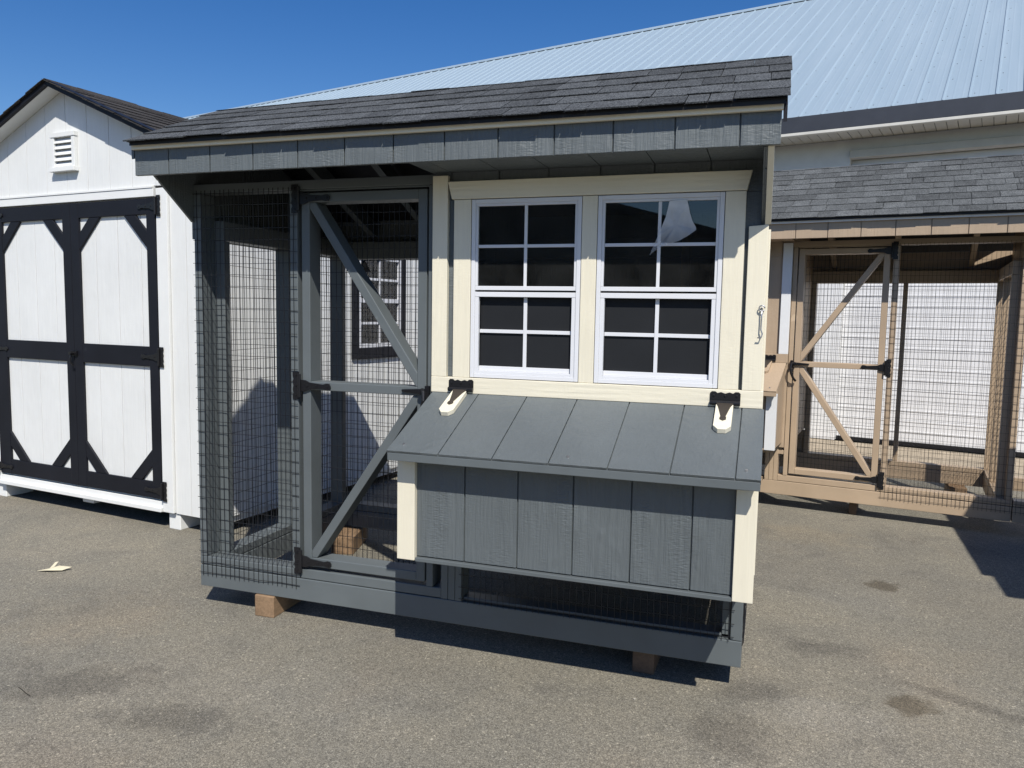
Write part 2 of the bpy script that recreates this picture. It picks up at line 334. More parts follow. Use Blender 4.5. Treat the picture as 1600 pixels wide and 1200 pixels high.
def shingle_slope(parent, mat, p0, along, up, length, slope_len, seed, exposure=0.127, wmin=0.07, wmax=0.19, name='shingle', over=0.012):
    """courses of shingle tabs; p0 lower corner, along = eave direction, up = up-slope direction"""
    rg = random.Random(seed); p0, a, u = Vector(p0), Vector(along).normalized(), Vector(up).normalized(); n = a.cross(u).normalized()
    if n.z < 0: n = -n
    nc = int(math.ceil((slope_len - 0.01) / exposure))
    for c in range(nc):
        x = -over - rg.uniform(0, 0.006)
        end = length + over + rg.uniform(-0.006, 0.008)
        while x < end - 0.01:
            w = rg.uniform(wmin, wmax)
            if end - (x + w) < 0.06: w = end - x
            lo = c * exposure - rg.uniform(0, 0.006) - (0.004 if c else 0); hi = min(lo + exposure + 0.05, slope_len + 0.01)
            th = rg.choice((0.0026, 0.0036, 0.0052)); lift = 0.0058
            l0 = lift + rg.uniform(0, 0.002) + (0.0012 if rg.random() < .3 else 0)
            g = rg.choice((0.0006, 0.0012, 0.002))
            pts = []
            for (xx, yy, off) in ((x + g, lo, l0 - th + 0.003), (x + w - g, lo + rg.uniform(-.003, .003), l0 - th + 0.003), (x + w - g, hi, 0.0006), (x + g, hi, 0.0006)):
                pts.append(p0 + a * xx + u * yy + n * off)
            top = [pts[0] + n * th, pts[1] + n * th, pts[2] + n * 0.003, pts[3] + n * 0.003]
            MB().add([tuple(q) for q in pts + top], [(0, 3, 2, 1), (4, 5, 6, 7), (0, 1, 5, 4), (1, 2, 6, 5), (2, 3, 7, 6), (3, 0, 4, 7)]).build(name, mat, parent)
            x += w

def clip_poly(poly, axis, val, keep):
    """clip polygon (list of 2D) on coordinate axis at val; keep 'ge' or 'le'"""
    out = []; n = len(poly)
    ins = (lambda p: p[axis] >= val - 1e-9) if keep == 'ge' else (lambda p: p[axis] <= val + 1e-9)
    for i in range(n):
        a, b = poly[i], poly[(i + 1) % n]
        if ins(a): out.append(a)
        if ins(a) != ins(b):
            t = (val - a[axis]) / (b[axis] - a[axis]); out.append((a[0] + (b[0] - a[0]) * t, a[1] + (b[1] - a[1]) * t))
    return out
def board_wall(parent, mat, poly, axis, front, back, grooves, gap=0.005, name='siding_board', bevel=0.0015, backing=True):
    """siding made of boards: polygon in (horizontal, z), cut at the groove positions, extruded along axis from front to back.
    front is the outer face."""
    lo = min(p[0] for p in poly); hi = max(p[0] for p in poly)
    gs = [lo - 1] + sorted(g for g in grooves if lo + 0.012 < g < hi - 0.012) + [hi + 1]
    mid = front + (back - front) * 0.55
    for a, b in zip(gs[:-1], gs[1:]):
        q = poly
        if a > lo: q = clip_poly(q, 0, a + gap / 2, 'ge')
        if b < hi: q = clip_poly(q, 0, b - gap / 2, 'le')
        if len(q) >= 3: MB().prism(q, axis, front, mid).build(name, mat, parent, bevel)
    if backing: MB().prism(poly, axis, mid + (back - front) * 0.02, back).build('siding_backing', mat, parent)

def strap_hinge(parent, x, y, z, length, mat, direction=1, plate_h=0.12, name='strap_hinge'):
    """T hinge on a vertical face at y (front), plate left of x, strap running in +x*direction"""
    mb = MB(); d = direction
    def X(v): return x + d * v
    # scalloped plate
    pl = [(-0.036, -plate_h / 2), (-0.004, -plate_h / 2), (-0.004, plate_h / 2), (-0.036, plate_h / 2), (-0.036, plate_h * 0.34), (-0.030, plate_h * 0.26), (-0.036, plate_h * 0.15), (-0.032, 0), (-0.036, -plate_h * 0.15), (-0.030, -plate_h * 0.26), (-0.036, -plate_h * 0.34)]
    mb.prism([(X(a), z + b) for a, b in pl], 'y', y - 0.004, y - 0.0005)
    mb.cyl((X(0), y - 0.008, z - plate_h * 0.42), (X(0), y - 0.008, z + plate_h * 0.42), 0.008, 10)
    L = length
    st = [(0.004, -0.026), (0.03, -0.024), (0.05, -0.015), (L * 0.75, -0.009), (L * 0.86, -0.014), (L * 0.95, -0.013), (L, 0), (L * 0.95, 0.013), (L * 0.86, 0.014), (L * 0.75, 0.009), (0.05, 0.015), (0.03, 0.024), (0.004, 0.026)]
    mb.prism([(X(a), z + b) for a, b in st], 'y', y - 0.0065, y - 0.001)
    o = mb.build(name, mat, parent, 0.0006)
    sc = MB()
    for a, b in ((-0.02, plate_h * 0.36), (-0.02, -plate_h * 0.36), (-0.018, 0), (L * 0.25, 0), (L * 0.55, 0), (L * 0.9, 0)):
        yy = y - (0.004 if a < 0 else 0.0065); sc.cyl((X(a), yy - 0.0025, z + b), (X(a), yy + 0.0005, z + b), 0.0045, 8, 0.006)
    sc.build('screw_heads', mat, parent, kind='stuff')
    return o

# ------------------------------------------------------------------ chicken coop builder
def make_coop(root, P, s=0.0, mirror=None, seed=1, detail=True):
    """P: palette. s: extra run length. Coordinates: x along the front, run first, house after; y into depth; z up."""
    MIR[0] = mirror; ZS[0] = 1.0065
    L, V, TV, TX, LID = P['lumber'], P['siding'], P['trim_v'], P['trim_x'], P['lid']
    W = 2.443 + s; g0, g1 = 0.562 + s, 1.152 + s; hx = 1.192 + s
    D = 1.22
    # skids
    BOX('skid_beam', L, root, 0, W, 0, 0.088, 0.10, 0.20, 0.003); BOX('skid_beam', L, root, 0, W, 1.132, D, 0.10, 0.20, 0.003)
    BOX('skid_beam', L, root, 0, 0.088, 0.09, 1.13, 0.10, 0.20, 0.003); BOX('skid_beam', L, root, W - 0.088, W, 0.09, 1.13, 0.10, 0.20, 0.003)
    # plates on the skids
    BOX('floor_plate', L, root, 0, g0 - 0.02, 0.001, 0.087, 0.2035, 0.242, 0.003); BOX('floor_plate', L, root, g0 - 0.017, hx + 0.036, 0.002, 0.087, 0.203, 0.245, 0.003)
    BOX('floor_plate', L, root, 0.001, 0.087, 0.09, 1.13, 0.2035, 0.242, 0.003); BOX('floor_plate', L, root, 0.001, W - 0.09, 1.133, 1.219, 0.2035, 0.242, 0.003)
    BOX('floor_plate', L, root, hx + 0.13, W - 0.04, 0.02, 0.087, 0.202, 0.215, 0.002)
    # studs, front wall
    zt = 1.90
    BOX('stud', L, root, 0.001, 0.039, 0, 0.088, 0.243, zt, 0.003)
    BOX('stud', L, root, g0 - 0.058, g0 - 0.020, 0.0, 0.088, 0.243, zt, 0.003)
    BOX('stud', L, root, g1 + 0.008, hx - 0.002, 0.0, 0.088, 0.246, zt, 0.003)
    BOX('top_plate', L, root, 0, W, 0.0, 0.088, zt + 0.001, zt + 0.04, 0.003)
    BOX('header_board', L, root, g0 - 0.018, g1 + 0.006, 0.003, 0.04, 1.893, 1.9, 0.001)
    # studs, end wall of the run
    for y in (0.092, 0.603, 1.135): BOX('stud', L, root, 0.002, 0.088, y, y + 0.038, 0.243, 1.70, 0.003)
    BOX('top_plate', L, root, 0.002, 0.088, 0.09, 1.175, 1.702, 1.79, 0.003)
    # rear wall of the run
    BOX('stud', L, root, 0.001, 0.04, 1.175, 1.219, 0.243, 1.69, 0.003); BOX('stud', L, root, hx - 0.04, hx - 0.002, 1.133, 1.219, 0.243, 1.69, 0.003)
    if s > 0.2:
        BOX('stud', L, root, 0.70, 0.735, 1.133, 1.219, 0.243, 1.69, 0.003)
    BOX('header_board', L, root, 0.001, W, 1.133, 1.219, 1.692, 1.79, 0.003)
    # rafters over the run
    for x in (0.25, 0.62 + s * .6, 1.0 + s):
        MB().prism([(-0.262, 2.03), (0.245, 2.285), (1.20, 1.89), (1.20, 1.81), (0.245, 2.20), (-0.262, 1.95)], 'x', x, x + 0.038).build('rafter', L, root)
    # roof line in (y, z)
    ey, ez, ry, rz, by, bz = -0.315, 2.046, 0.25, 2.320, 1.42, 1.85
    if P.get('slim'): ry, rz = 0.72, 2.547
    # end siding with the slanted bracket under the overhang
    yz = [(0.0, 1.772), (-0.264, 1.970), (-0.264, 2.055), (ry, rz - 0.02), (1.222, 1.91), (1.222, 1.70), (0.0, 1.70)]
    board_wall(root, V, [(p[0], p[1]) for p in yz], 'x', -0.012, 0.0005, [0.2 * k - 0.2 for k in range(8)])
    yz2 = [(0.0, 1.70), (-0.264, 1.93), (-0.264, 2.055), (ry, rz - 0.02), (1.222, 1.91), (1.222, 0.46), (0.0, 0.46)]
    board_wall(root, V, yz2, 'x', W + 0.0125, W + 0.0005, [0.2 * k - 0.2 for k in range(8)])
    # house walls: front with two window openings, back, partition, floor
    wl0, wl1, wr0, wr1 = 1.358 + s, 1.8005 + s, 1.8625 + s, 2.3175 + s
    gx = [1.264 + s + 0.2 * k for k in range(8)]
    fy, fb = -0.012, 0.002
    board_wall(root, V, [(hx, 0.452), (W, 0.452), (W, 1.136), (hx, 1.136)], 'y', fy, fb, gx)
    board_wall(root, V, [(hx, 1.8335), (W, 1.8335), (W, 1.945), (hx, 1.945)], 'y', fy, fb, gx)
    for a, b in ((hx, wl0), (wl1, wr0), (wr1, W)):
        board_wall(root, V, [(a, 1.1365), (b, 1.1365), (b, 1.833), (a, 1.833)], 'y', fy, fb, [])
    board_wall(root, V, [(hx, 0.452), (W, 0.452), (W, 1.94), (hx, 1.94)], 'y', D + 0.012, D + 0.0005, gx)
    board_wall(root, V, [(0.0, 1.691), (hx - 0.001, 1.691), (hx - 0.001, 1.94), (0.0, 1.94)], 'y', D + 0.012, D + 0.0005, gx)
    board_wall(root, V, [(0.02, 0.452), (1.22, 0.452), (1.22, 1.9), (0.24, 2.28), (0.02, 2.18)], 'x', hx - 0.0005, hx + 0.012, [0.2 * k for k in range(7)])
    BOX('house_floor', M['ply'], root, hx + 0.012, W, 0.002, D, 0.43, 0.45)
    BOX('floor_joist', L, root, hx, W, 0.004, 0.04, 0.40, 0.429); BOX('floor_joist', L, root, hx, W, 1.16, 1.20, 0.36, 0.429)
    # nesting roost bar and inner studs faintly visible behind the glass
    BOX('stud', M['ply'], root, 1.60 + s, 1.638 + s, 1.12, 1.21, 0.451, 1.9); BOX('stud', M['ply'], root, 2.05 + s, 2.088 + s, 1.12, 1.21, 0.451, 1.9)
    BOX('roost_bar', M['ply'], root, hx + 0.014, W - 0.002, 0.75, 0.79, 1.05, 1.09)
    # under the house: corner posts
    BOX('corner_post', L, root, hx + 0.037, hx + 0.066, 0.0, 0.086, 0.2015, 0.451, 0.002); BOX('corner_post', L, root, hx + 0.068, hx + 0.098, 0.001, 0.086, 0.2015, 0.451, 0.002); BOX('corner_post', L, root, hx + 0.1, hx + 0.128, 0.0, 0.086, 0.2015, 0.451, 0.002)
    BOX('corner_post', L, root, W - 0.042, W - 0.0005, 0.0, 0.086, 0.2015, 0.451, 0.003); BOX('corner_post', L, root, W - 0.075, W - 0.044, 0.02, 0.086, 0.2015, 0.451, 0.002)
    BOX('corner_post', L, root, W - 0.088, W, 1.133, 1.219, 0.2015, 0.43, 0.002)
    BOX('skirt_board', L, root, hx, W - 0.09, 1.19, 1.205, 0.2425, 0.43)
    # soffit under the overhang of the house
    board_wall(root, V, [(hx - 0.01, 0.0), (W, 0.0), (W, -0.267), (hx - 0.01, -0.267)], 'z', 1.9405, 1.955, gx, gap=0.003, name='soffit_board')
    # fascia, upper trim, drip edge
    fx0, fx1 = -0.047, W + 0.050
    fas = part('fascia', root)
    board_wall(fas, V, [(fx0, 1.933), (fx1, 1.933), (fx1, 2.046), (fx0, 2.046)], 'y', -0.285, -0.269, [0.125 + s + 0.204 * k for k in range(-3, 13)], name='fascia_board')
    BOX('eave_trim', TX, root, fx0 - 0.003, fx1 + 0.004, -0.303, -0.286, 2.034, 2.061, 0.002)
    BOX('drip_edge', M['tarpaper'], root, fx0 - 0.006, fx1 + 0.014, -0.321, -0.28, 2.0615, 2.065, 0)
    # rake boards at the ends
    for xa, xb in ((fx1 + 0.0045, fx1 + 0.016), (fx0 - 0.016, fx0 - 0.0045)) if not P.get('no_rake') else ():
        MB().prism([(-0.285, 2.0), (-0.285, 2.052), (ry, rz - 0.006), (ry, rz - 0.06)], 'x', xa, xb).build('rake_board', M['black_l'] if xa > 1 else L, root)
    # roof
    roof = part('roof', root)
    x0, x1 = fx0 + 0.004, fx1 + 0.010
    MB().prism([(ey - 0.002, ez + 0.015), (ry, rz), (ry, rz - 0.015), (ey - 0.002, ez + 0.001)], 'x', x0, x1).build('roof_deck', M['tarpaper'], roof)
    MB().prism([(ry + 0.0005, rz), (by, bz), (by, bz - 0.014), (ry + 0.0005, rz - 0.015)], 'x', x0, W + 0.014).build('roof_deck', M['tarpaper'], roof)
    up = Vector((0, ry - ey, rz - ez)).normalized()
    sl = (Vector((0, ry, rz)) - Vector((0, ey, ez))).length + 0.02
    xa = x0 if MIR[0] is None else x0
    if detail:
        shingle_slope(roof, P['shingle'], (x0, ey - 0.017, ez + 0.0112), (1, 0, 0), up, x1 - x0, sl, seed)
        # ridge caps lapped along the ridge
        xr = x0 - 0.01; k = 0; rg = random.Random(seed + 5)
        while xr < x1:
            w = min(0.145, x1 + 0.012 - xr)
            if w < 0.03: break
            dz = 0.004
            MB().add([(xr, ry - 0.13, rz - 0.062 + 0.016), (xr, ry, rz + 0.013), (xr, ry + 0.13, rz - 0.034), (xr + w + 0.09, ry - 0.13, rz - 0.062 + 0.010), (xr + w + 0.09, ry, rz + 0.006), (xr + w + 0.09, ry + 0.13, rz - 0.042),
                      (xr, ry - 0.13, rz - 0.062 + 0.012), (xr, ry, rz + 0.007), (xr, ry + 0.13, rz - 0.040), (xr + w + 0.09, ry - 0.13, rz - 0.062 + 0.006), (xr + w + 0.09, ry, rz + 0.001), (xr + w + 0.09, ry + 0.13, rz - 0.048)],
                     [(0, 3, 4, 1), (1, 4, 5, 2), (6, 7, 10, 9), (7, 8, 11, 10), (0, 1, 7, 6), (1, 2, 8, 7), (3, 9, 10, 4), (4, 10, 11, 5), (0, 6, 9, 3), (2, 5, 11, 8)]).build('ridge_cap', P['shingle'], roof) if xr + w + 0.09 < x1 + 0.03 else \
                BOX('ridge_cap', P['shingle'], roof, xr, x1 + 0.01, ry - 0.02, ry + 0.02, rz, rz + 0.012)
            xr += w
    else:
        for c in range(5):
            a = Vector((0, ey - 0.02, ez + 0.004)) + up * (c * 0.127); b = a + up * 0.14
            ov = rnd.uniform(0.0, 0.035); nn = Vector((0, -up.z, up.y)) * 0.009
            MB().prism([(a.y, a.z), (b.y, b.z), (b.y + nn.y * .3, b.z + nn.z * .3), (a.y + nn.y, a.z + nn.z)], 'x', x0 - ov, x1 + 0.01).build('shingle_course', P['shingle'], roof)
    # wire mesh
    sd = seed * 100
    def mesh(org, u, v, w, h, k, name='wire_mesh'):
        mb = MB(); wire_panel(mb, org, u, v, w, h, seed=sd + k, r=0.00115 if P.get('slim') else 0.0014); return mb.build(name, M['wire'], root, kind='stuff', fix=False)
    mesh((0.006, -0.004, 0.152), (1, 0, 0), (0, 0, 1), g0 - 0.030, 1.76, 1)
    mesh((-0.003, 0.01, 0.152), (0, 1, 0), (0, 0, 1), 1.20, 1.57, 2)
    mesh((0.01, D + 0.004, 0.152), (1, 0, 0), (0, 0, 1), hx - 0.02, 1.56, 3)
    mesh((hx + 0.125, -0.004, 0.197), (1, 0, 0), (0, 0, 1), W - hx - 0.16, 0.24, 4)
    mesh((W + 0.003, 0.01, 0.18), (0, 1, 0), (0, 0, 1), 1.2, 0.27, 5)
    # gate
    gate = part('gate', root)
    gz0, gz1 = 0.262, 1.886; ya, yb_ = 0.002, 0.088; lw = 0.040
    BOX('stile', L, gate, g0, g0 + lw, ya, yb_, gz0, gz1, 0.003); BOX('stile', L, gate, g1 - lw, g1, ya, yb_, gz0, gz1, 0.003)
    BOX('rail', L, gate, g0 + lw, g1 - lw, ya, yb_, gz0, gz0 + 0.040, 0.003); BOX('rail', L, gate, g0 + lw, g1 - lw, ya, yb_, gz1 - 0.040, gz1, 0.003)
    BOX('rail', L, gate, g0 + lw, g1 - lw, ya, yb_, 1.047, 1.084, 0.003)
    def brace(xa, za, xb, zb):
        t = Vector((xb - xa, 0, zb - za)).normalized(); nrm = Vector((-t.z, 0, t.x)) * 0.019
        q = [(xa + nrm.x, za + nrm.z), (xb + nrm.x, zb + nrm.z), (xb - nrm.x, zb - nrm.z), (xa - nrm.x, za - nrm.z)]
        q = clip_poly(clip_poly(q, 0, g0 + lw + 0.0005, 'ge'), 0, g1 - lw - 0.0005, 'le')
        return q
    q = brace(g0 + 0.030, 1.87, g1 - 0.028, 1.09); q = clip_poly(clip_poly(q, 1, gz1 - 0.0405, 'le'), 1, 1.0845, 'ge')
    MB().prism(q, 'y', ya + 0.0015, yb_ - 0.002).build('brace', L, gate, 0.003)
    q = brace(g0 + 0.028, 0.28, g1 - 0.028, 1.06); q = clip_poly(clip_poly(q, 1, gz0 + 0.0405, 'ge'), 1, 1.0465, 'le')
    MB().prism(q, 'y', ya + 0.0015, yb_ - 0.002).build('brace', L, gate, 0.003)
    mb = MB(); wire_panel(mb, (g0 + 0.012, yb_ + 0.004, gz0 + 0.01), (1, 0, 0), (0, 0, 1), g1 - g0 - 0.024, gz1 - gz0 - 0.02, seed=sd + 9); mb.build('gate_mesh', M['wire'], gate, kind='stuff', fix=False)
    for z in (0.283, 1.065, 1.862): strap_hinge(gate, g0 - 0.010, ya - 0.004, z, 0.155, M['iron'])
    # latch: thumb plate, bar and curved pull
    mb = MB(); mb.prism([(g1 - 0.105, 1.063), (g1 - 0.01, 1.056), (g1 + 0.012, 1.05), (g1 + 0.012, 1.08), (g1 - 0.01, 1.078), (g1 - 0.105, 1.072)], 'y', -0.012, 0.0)
    mb.cyl((g1 - 0.01, -0.03, 1.067), (g1 - 0.01, 0.0, 1.067), 0.013, 10)
    mb.tube([(g1 - 0.006, -0.022, 1.075), (g1 + 0.010, -0.045, 1.068), (g1 + 0.014, -0.052, 1.035), (g1 + 0.008, -0.05, 1.0), (g1 - 0.006, -0.038, 0.965), (g1 - 0.02, -0.02, 0.945)], 0.009, 8)
    mb.box(g1 + 0.004, g1 + 0.022, -0.02, -0.002, 1.04, 1.092)
    mb.build('gate_latch', M['iron'], gate, 0.001)
    # ---- trim of the house front
    y0, y1 = -0.035, -0.0125
    BOX('corner_trim', TV, root, hx, hx + 0.065, y0, y1, 1.1355, 1.927, 0.002)
    MB().prism([(W - 0.040, 1.1355), (W + 0.026, 1.1355), (W + 0.026, 1.715), (W - 0.040, 1.710)], 'y', y0, y1).build('corner_trim', TV, root, 0.002)
    BOX('corner_trim', TV, root, W + 0.013, W + 0.034, y1 + 0.002, 0.08, 0.46, 1.70, 0.002)
    MB().prism([(-0.035, 1.714), (-0.265, 1.931), (-0.265, 1.985), (-0.035, 1.765)], 'x', W + 0.013, W + 0.033).build('bracket_trim', TV, root, 0.002)
    if not P.get('slim'): BOX('casing_board', TV, root, 1.284 + s, 1.356 + s, y0 + 0.002, y1, 1.1355, 1.8325, 0.002)
    BOX('casing_board', TV, root, 1.8025 + s, 1.8605 + s, y0 + 0.003, y1, 1.1355, 1.8325, 0.002)
    BOX('casing_board', TV, root, 2.3195 + s, 2.390 + s, y0 + 0.002, y1, 1.1355, 1.8325, 0.002)
    hl = 0.085 if P.get('slim') else 0.0
    MB().prism([(1.276 + s + hl, 1.834), (2.392 + s, 1.834), (2.408 + s, 1.902), (1.258 + s + hl, 1.902)], 'y', y0 - 0.004, y1).build('window_header', P.get('sill', TX), root, 0.002)
    BOX('window_sill_board', P.get('sill', TX), root, hx, W + 0.034, y0 - 0.001, y1, 1.072, 1.135, 0.002)
    # ---- windows
    for a, b in ((wl0, wl1), (wr0, wr1)):
        win = part('window', root)
        z0, z1, zm = 1.1375, 1.8315, 1.478; VN = M['vinyl']; yf, yk = -0.030, 0.002
        t = 0.016
        BOX('frame', VN, win, a, a + t, yf, yk, z0, z1, 0.0015); BOX('frame', VN, win, b - t, b, yf, yk, z0, z1, 0.0015)
        BOX('frame', VN, win, a + t, b - t, yf, yk, z0, z0 + t, 0.0015); BOX('frame', VN, win, a + t, b - t, yf, yk, z1 - t, z1, 0.0015)
        ia, ib = a + t, b - t; cx = (a + b) / 2
        # upper sash
        ys, ye = yf + 0.004, yf + 0.020; r = 0.010
        BOX('sash_rail', VN, win, ia, ib, ys, ye, zm + 0.004, zm + 0.020, 0.0012); BOX('sash_rail', VN, win, ia, ib, ys, ye, z1 - t - r, z1 - t, 0.0012)
        BOX('sash_stile', VN, win, ia, ia + r, ys, ye, zm + 0.020, z1 - t - r, 0.0012); BOX('sash_stile', VN, win, ib - r, ib, ys, ye, zm + 0.020, z1 - t - r, 0.0012)
        zu0, zu1 = zm + 0.020, z1 - t - r; zc = (zu0 + zu1) / 2
        BOX('muntin', VN, win, cx - 0.006, cx + 0.006, ys + 0.004, ye - 0.002, zu0, zu1, 0.001); BOX('muntin', VN, win, ia + r, ib - r, ys + 0.005, ye - 0.003, zc - 0.006, zc + 0.006, 0.001)
        for xa_, xb_ in ((ia + r, cx - 0.006), (cx + 0.006, ib - r)):
            for za, zb in ((zu0, zc - 0.006), (zc + 0.006, zu1)):
                BOX('pane', M['glass'], win, xa_, xb_, ys + 0.008, ys + 0.0095, za, zb, 0)
        # lower sash: deeper, behind an insect screen frame
        BOX('sash_rail', VN, win, ia, ib, ys - 0.001, ye, zm - 0.022, zm - 0.003, 0.0012)
        r2 = 0.016
        BOX('sash_stile', VN, win, ia, ia + r2, ys, ye, z0 + t, zm - 0.022, 0.0012); BOX('sash_stile', VN, win, ib - r2, ib, ys, ye, z0 + t, zm - 0.022, 0.0012)
        BOX('sash_rail', VN, win, ia + r2, ib - r2, ys, ye, z0 + t, z0 + t + 0.012, 0.0012)
        BOX('sash_rail', VN, win, ia + r2, ib - r2, ye - 0.002, ye + 0.016, z0 + t + 0.012, z0 + t + 0.030, 0.0012)
        zl0, zl1 = z0 + t + 0.030, zm - 0.022; zc = (zl0 + zl1) / 2 + 0.002
        BOX('muntin', VN, win, cx - 0.007, cx + 0.007, ye, ye + 0.007, zl0, zl1, 0.001); BOX('muntin', VN, win, ia + r2, ib - r2, ye + 0.001, ye + 0.008, zc - 0.007, zc + 0.007, 0.001)
        for xa_, xb_ in ((ia + r2, cx - 0.007), (cx + 0.007, ib - r2)):
            for za, zb in ((zl0, zc - 0.007), (zc + 0.007, zl1)):
                BOX('pane', M['screen'], win, xa_, xb_, ye + 0.009, ye + 0.0105, za, zb, 0)
    # ---- nest box
    nb = part('nest_box', root)
    na, nz = hx + 0.011, W + 0.032
    ngx = [1.465 + s + 0.202 * k for k in range(6)]
    board_wall(nb, V, [(na + 0.072, 0.492), (nz - 0.066, 0.492), (nz - 0.066, 0.872), (na + 0.072, 0.872)], 'y', -0.338, -0.322, ngx)
    BOX('corner_trim', TV, nb, na, na + 0.071, -0.357, -0.3215, 0.478, 0.872, 0.002); BOX('corner_trim', TV, nb, nz - 0.065, nz, -0.357, -0.3215, 0.478, 0.872, 0.002)
    for xa_, xb_ in ((na + 0.004, na + 0.018), (nz - 0.018, nz - 0.004)):
        MB().prism([(-0.321, 0.488), (-0.0125, 0.488), (-0.0125, 1.045), (-0.321, 0.897)], 'x', xa_, xb_).build('side_panel', V, nb, 0.001)
    BOX('bottom_board', L, nb, na + 0.072, nz - 0.066, -0.353, -0.013, 0.474, 0.488, 0.0015)
    lid = part('nest_lid', root)
    la, lb = hx + 0.006, W + 0.040
    ty, tz, fy_, fz_ = -0.0365, 1.072, -0.434, 0.8985
    lgx = [la - 1] + [1.399 + s + 0.2015 * k for k in range(6)] + [lb + 1]
    dn = Vector((0, fy_ - ty, fz_ - tz)).normalized(); nn = Vector((0, -dn.z, dn.y)); nn = nn if nn.z > 0 else -nn
    for a, b in zip(lgx[:-1], lgx[1:]):
        a_, b_ = max(la, a + 0.0018), min(lb, b - 0.0018)
        A = (ty, tz); B = (fy_, fz_); k = 0.009
        MB().prism([A, B, (B[0] - nn.y * k, B[1] - nn.z * k), (A[0] - nn.y * k, A[1] - nn.z * k)], 'x', a_, b_).build('lid_board', LID, lid, 0.0015)
    k0, k1 = 0.0095, 0.018
    MB().prism([(ty - nn.y * k0, tz - nn.z * k0), (fy_ - nn.y * k0, fz_ - nn.z * k0), (fy_ - nn.y * k1, fz_ - nn.z * k1), (ty - nn.y * k1, tz - nn.z * k1)], 'x', la, lb).build('lid_backing', LID, lid)
    BOX('lid_lip', L, lid, la + 0.001, lb - 0.001, fy_ + 0.004, fy_ + 0.03, 0.861, 0.8895, 0.002)
    scr = MB()
    for x in (la + 0.05, lb - 0.045, (la + lb) / 2 + 0.02):
        q = Vector((x, ty, tz)) + dn * 0.39; scr.cyl(tuple(q), tuple(q + nn * 0.004), 0.006, 8, 0.0045)
    scr.build('lid_screws', M['zinc'], lid, kind='stuff')
    # hinges with their blocks
    for cx in (1.3245 + s, 2.3475 + s):
        t0, t1 = 0.012, 0.180; e = 0.011
        def LP(u, x, hgt): q = Vector((x, ty, tz)) + dn * u + nn * hgt; return tuple(q)
        sh = -0.010 if cx < 2 + s else 0.0
        outl = [(t0, -0.030), (t1 - 0.022, -0.030), (t1, -0.014), (t1, 0.014), (t1 - 0.022, 0.030), (t0, 0.030)]
        mb = MB(); n = len(outl)
        mb.add([LP(u, cx + w, 0.0004) for u, w in outl] + [LP(u, cx + w, 0.019) for u, w in outl], [tuple(range(n))[::-1], tuple(range(n, 2 * n))] + [(i, (i + 1) % n, n + (i + 1) % n, n + i) for i in range(n)])
        mb.build('hinge_block', TV if not P.get('plain_blocks') else LID, lid, 0.0015)
        st = [(0.008, -0.030), (0.030, -0.022), (0.048, -0.018), (0.10, -0.008), (0.107, -0.011), (0.118, -0.011), (0.127, 0), (0.118, 0.011), (0.107, 0.011), (0.10, 0.008), (0.048, 0.018), (0.030, 0.022), (0.008, 0.030)]
        mb = MB(); n = len(st)
        mb.add([LP(u, cx + w, 0.0193) for u, w in st] + [LP(u, cx + w, 0.0225) for u, w in st], [tuple(range(n))[::-1], tuple(range(n, 2 * n))] + [(i, (i + 1) % n, n + (i + 1) % n, n + i) for i in range(n)])
        mb.build('hinge_strap', M['strap'], lid)
        mb = MB(); pw = 0.053; zb = 1.088; zt2 = 1.128
        mb.prism([(cx - pw, zb), (cx + pw, zb), (cx + pw, zt2 - 0.006), (cx + pw - 0.006, zt2), (cx + pw - 0.018, zt2), (cx + pw - 0.026, zt2 - 0.006), (cx + 0.015, zt2 - 0.002), (cx, zt2 - 0.007), (cx - 0.015, zt2 - 0.002), (cx - pw + 0.026, zt2 - 0.006), (cx - pw + 0.018, zt2), (cx - pw + 0.006, zt2), (cx - pw, zt2 - 0.006)], 'y', y0 - 0.0055, y0 - 0.0015)
        mb.cyl((cx - pw, y0 - 0.010, zb), (cx + pw, y0 - 0.010, zb), 0.0085, 10)
        mb.cyl((cx - 0.03, y0 - 0.014, zb - 0.006), (cx + 0.03, y0 - 0.014, zb - 0.006), 0.009, 10)
        for dx in (-0.04, 0, 0.04): mb.cyl((cx + dx, y0 - 0.0085, zt2 - 0.015), (cx + dx, y0 - 0.005, zt2 - 0.015), 0.0035, 8, 0.0045)
        mb.build('hinge_plate', M['iron'], lid, 0.0006)
    MIR[0] = None; ZS[0] = 1.0

# ------------------------------------------------------------------ ground
mb = MB(); n = 24
mb.v = []; ext = 300.0
mb.add([(-ext, -ext, 0), (ext, -ext, 0), (ext, ext, 0), (-ext, ext, 0)], [(0, 1, 2, 3)])
g = mb.build('ground', asphalt_mat(), None, kind='structure', fix=False)

# ------------------------------------------------------------------ the gray coop
PAL_G = dict(lumber=M['gray_l'], siding=M['gray_v'], trim_v=M['cream_v'], trim_x=M['cream_x'], lid=M['gray_y'], shingle=M['dark_shingle'])
coop = thing('chicken_coop', 'dark gray chicken coop with cream window trim in the middle', 'chicken coop', group='chicken coops in the yard')
TILT[0] = 0.032
make_coop(coop, PAL_G, 0.0, None, 3)
TILT[0] = 0.0
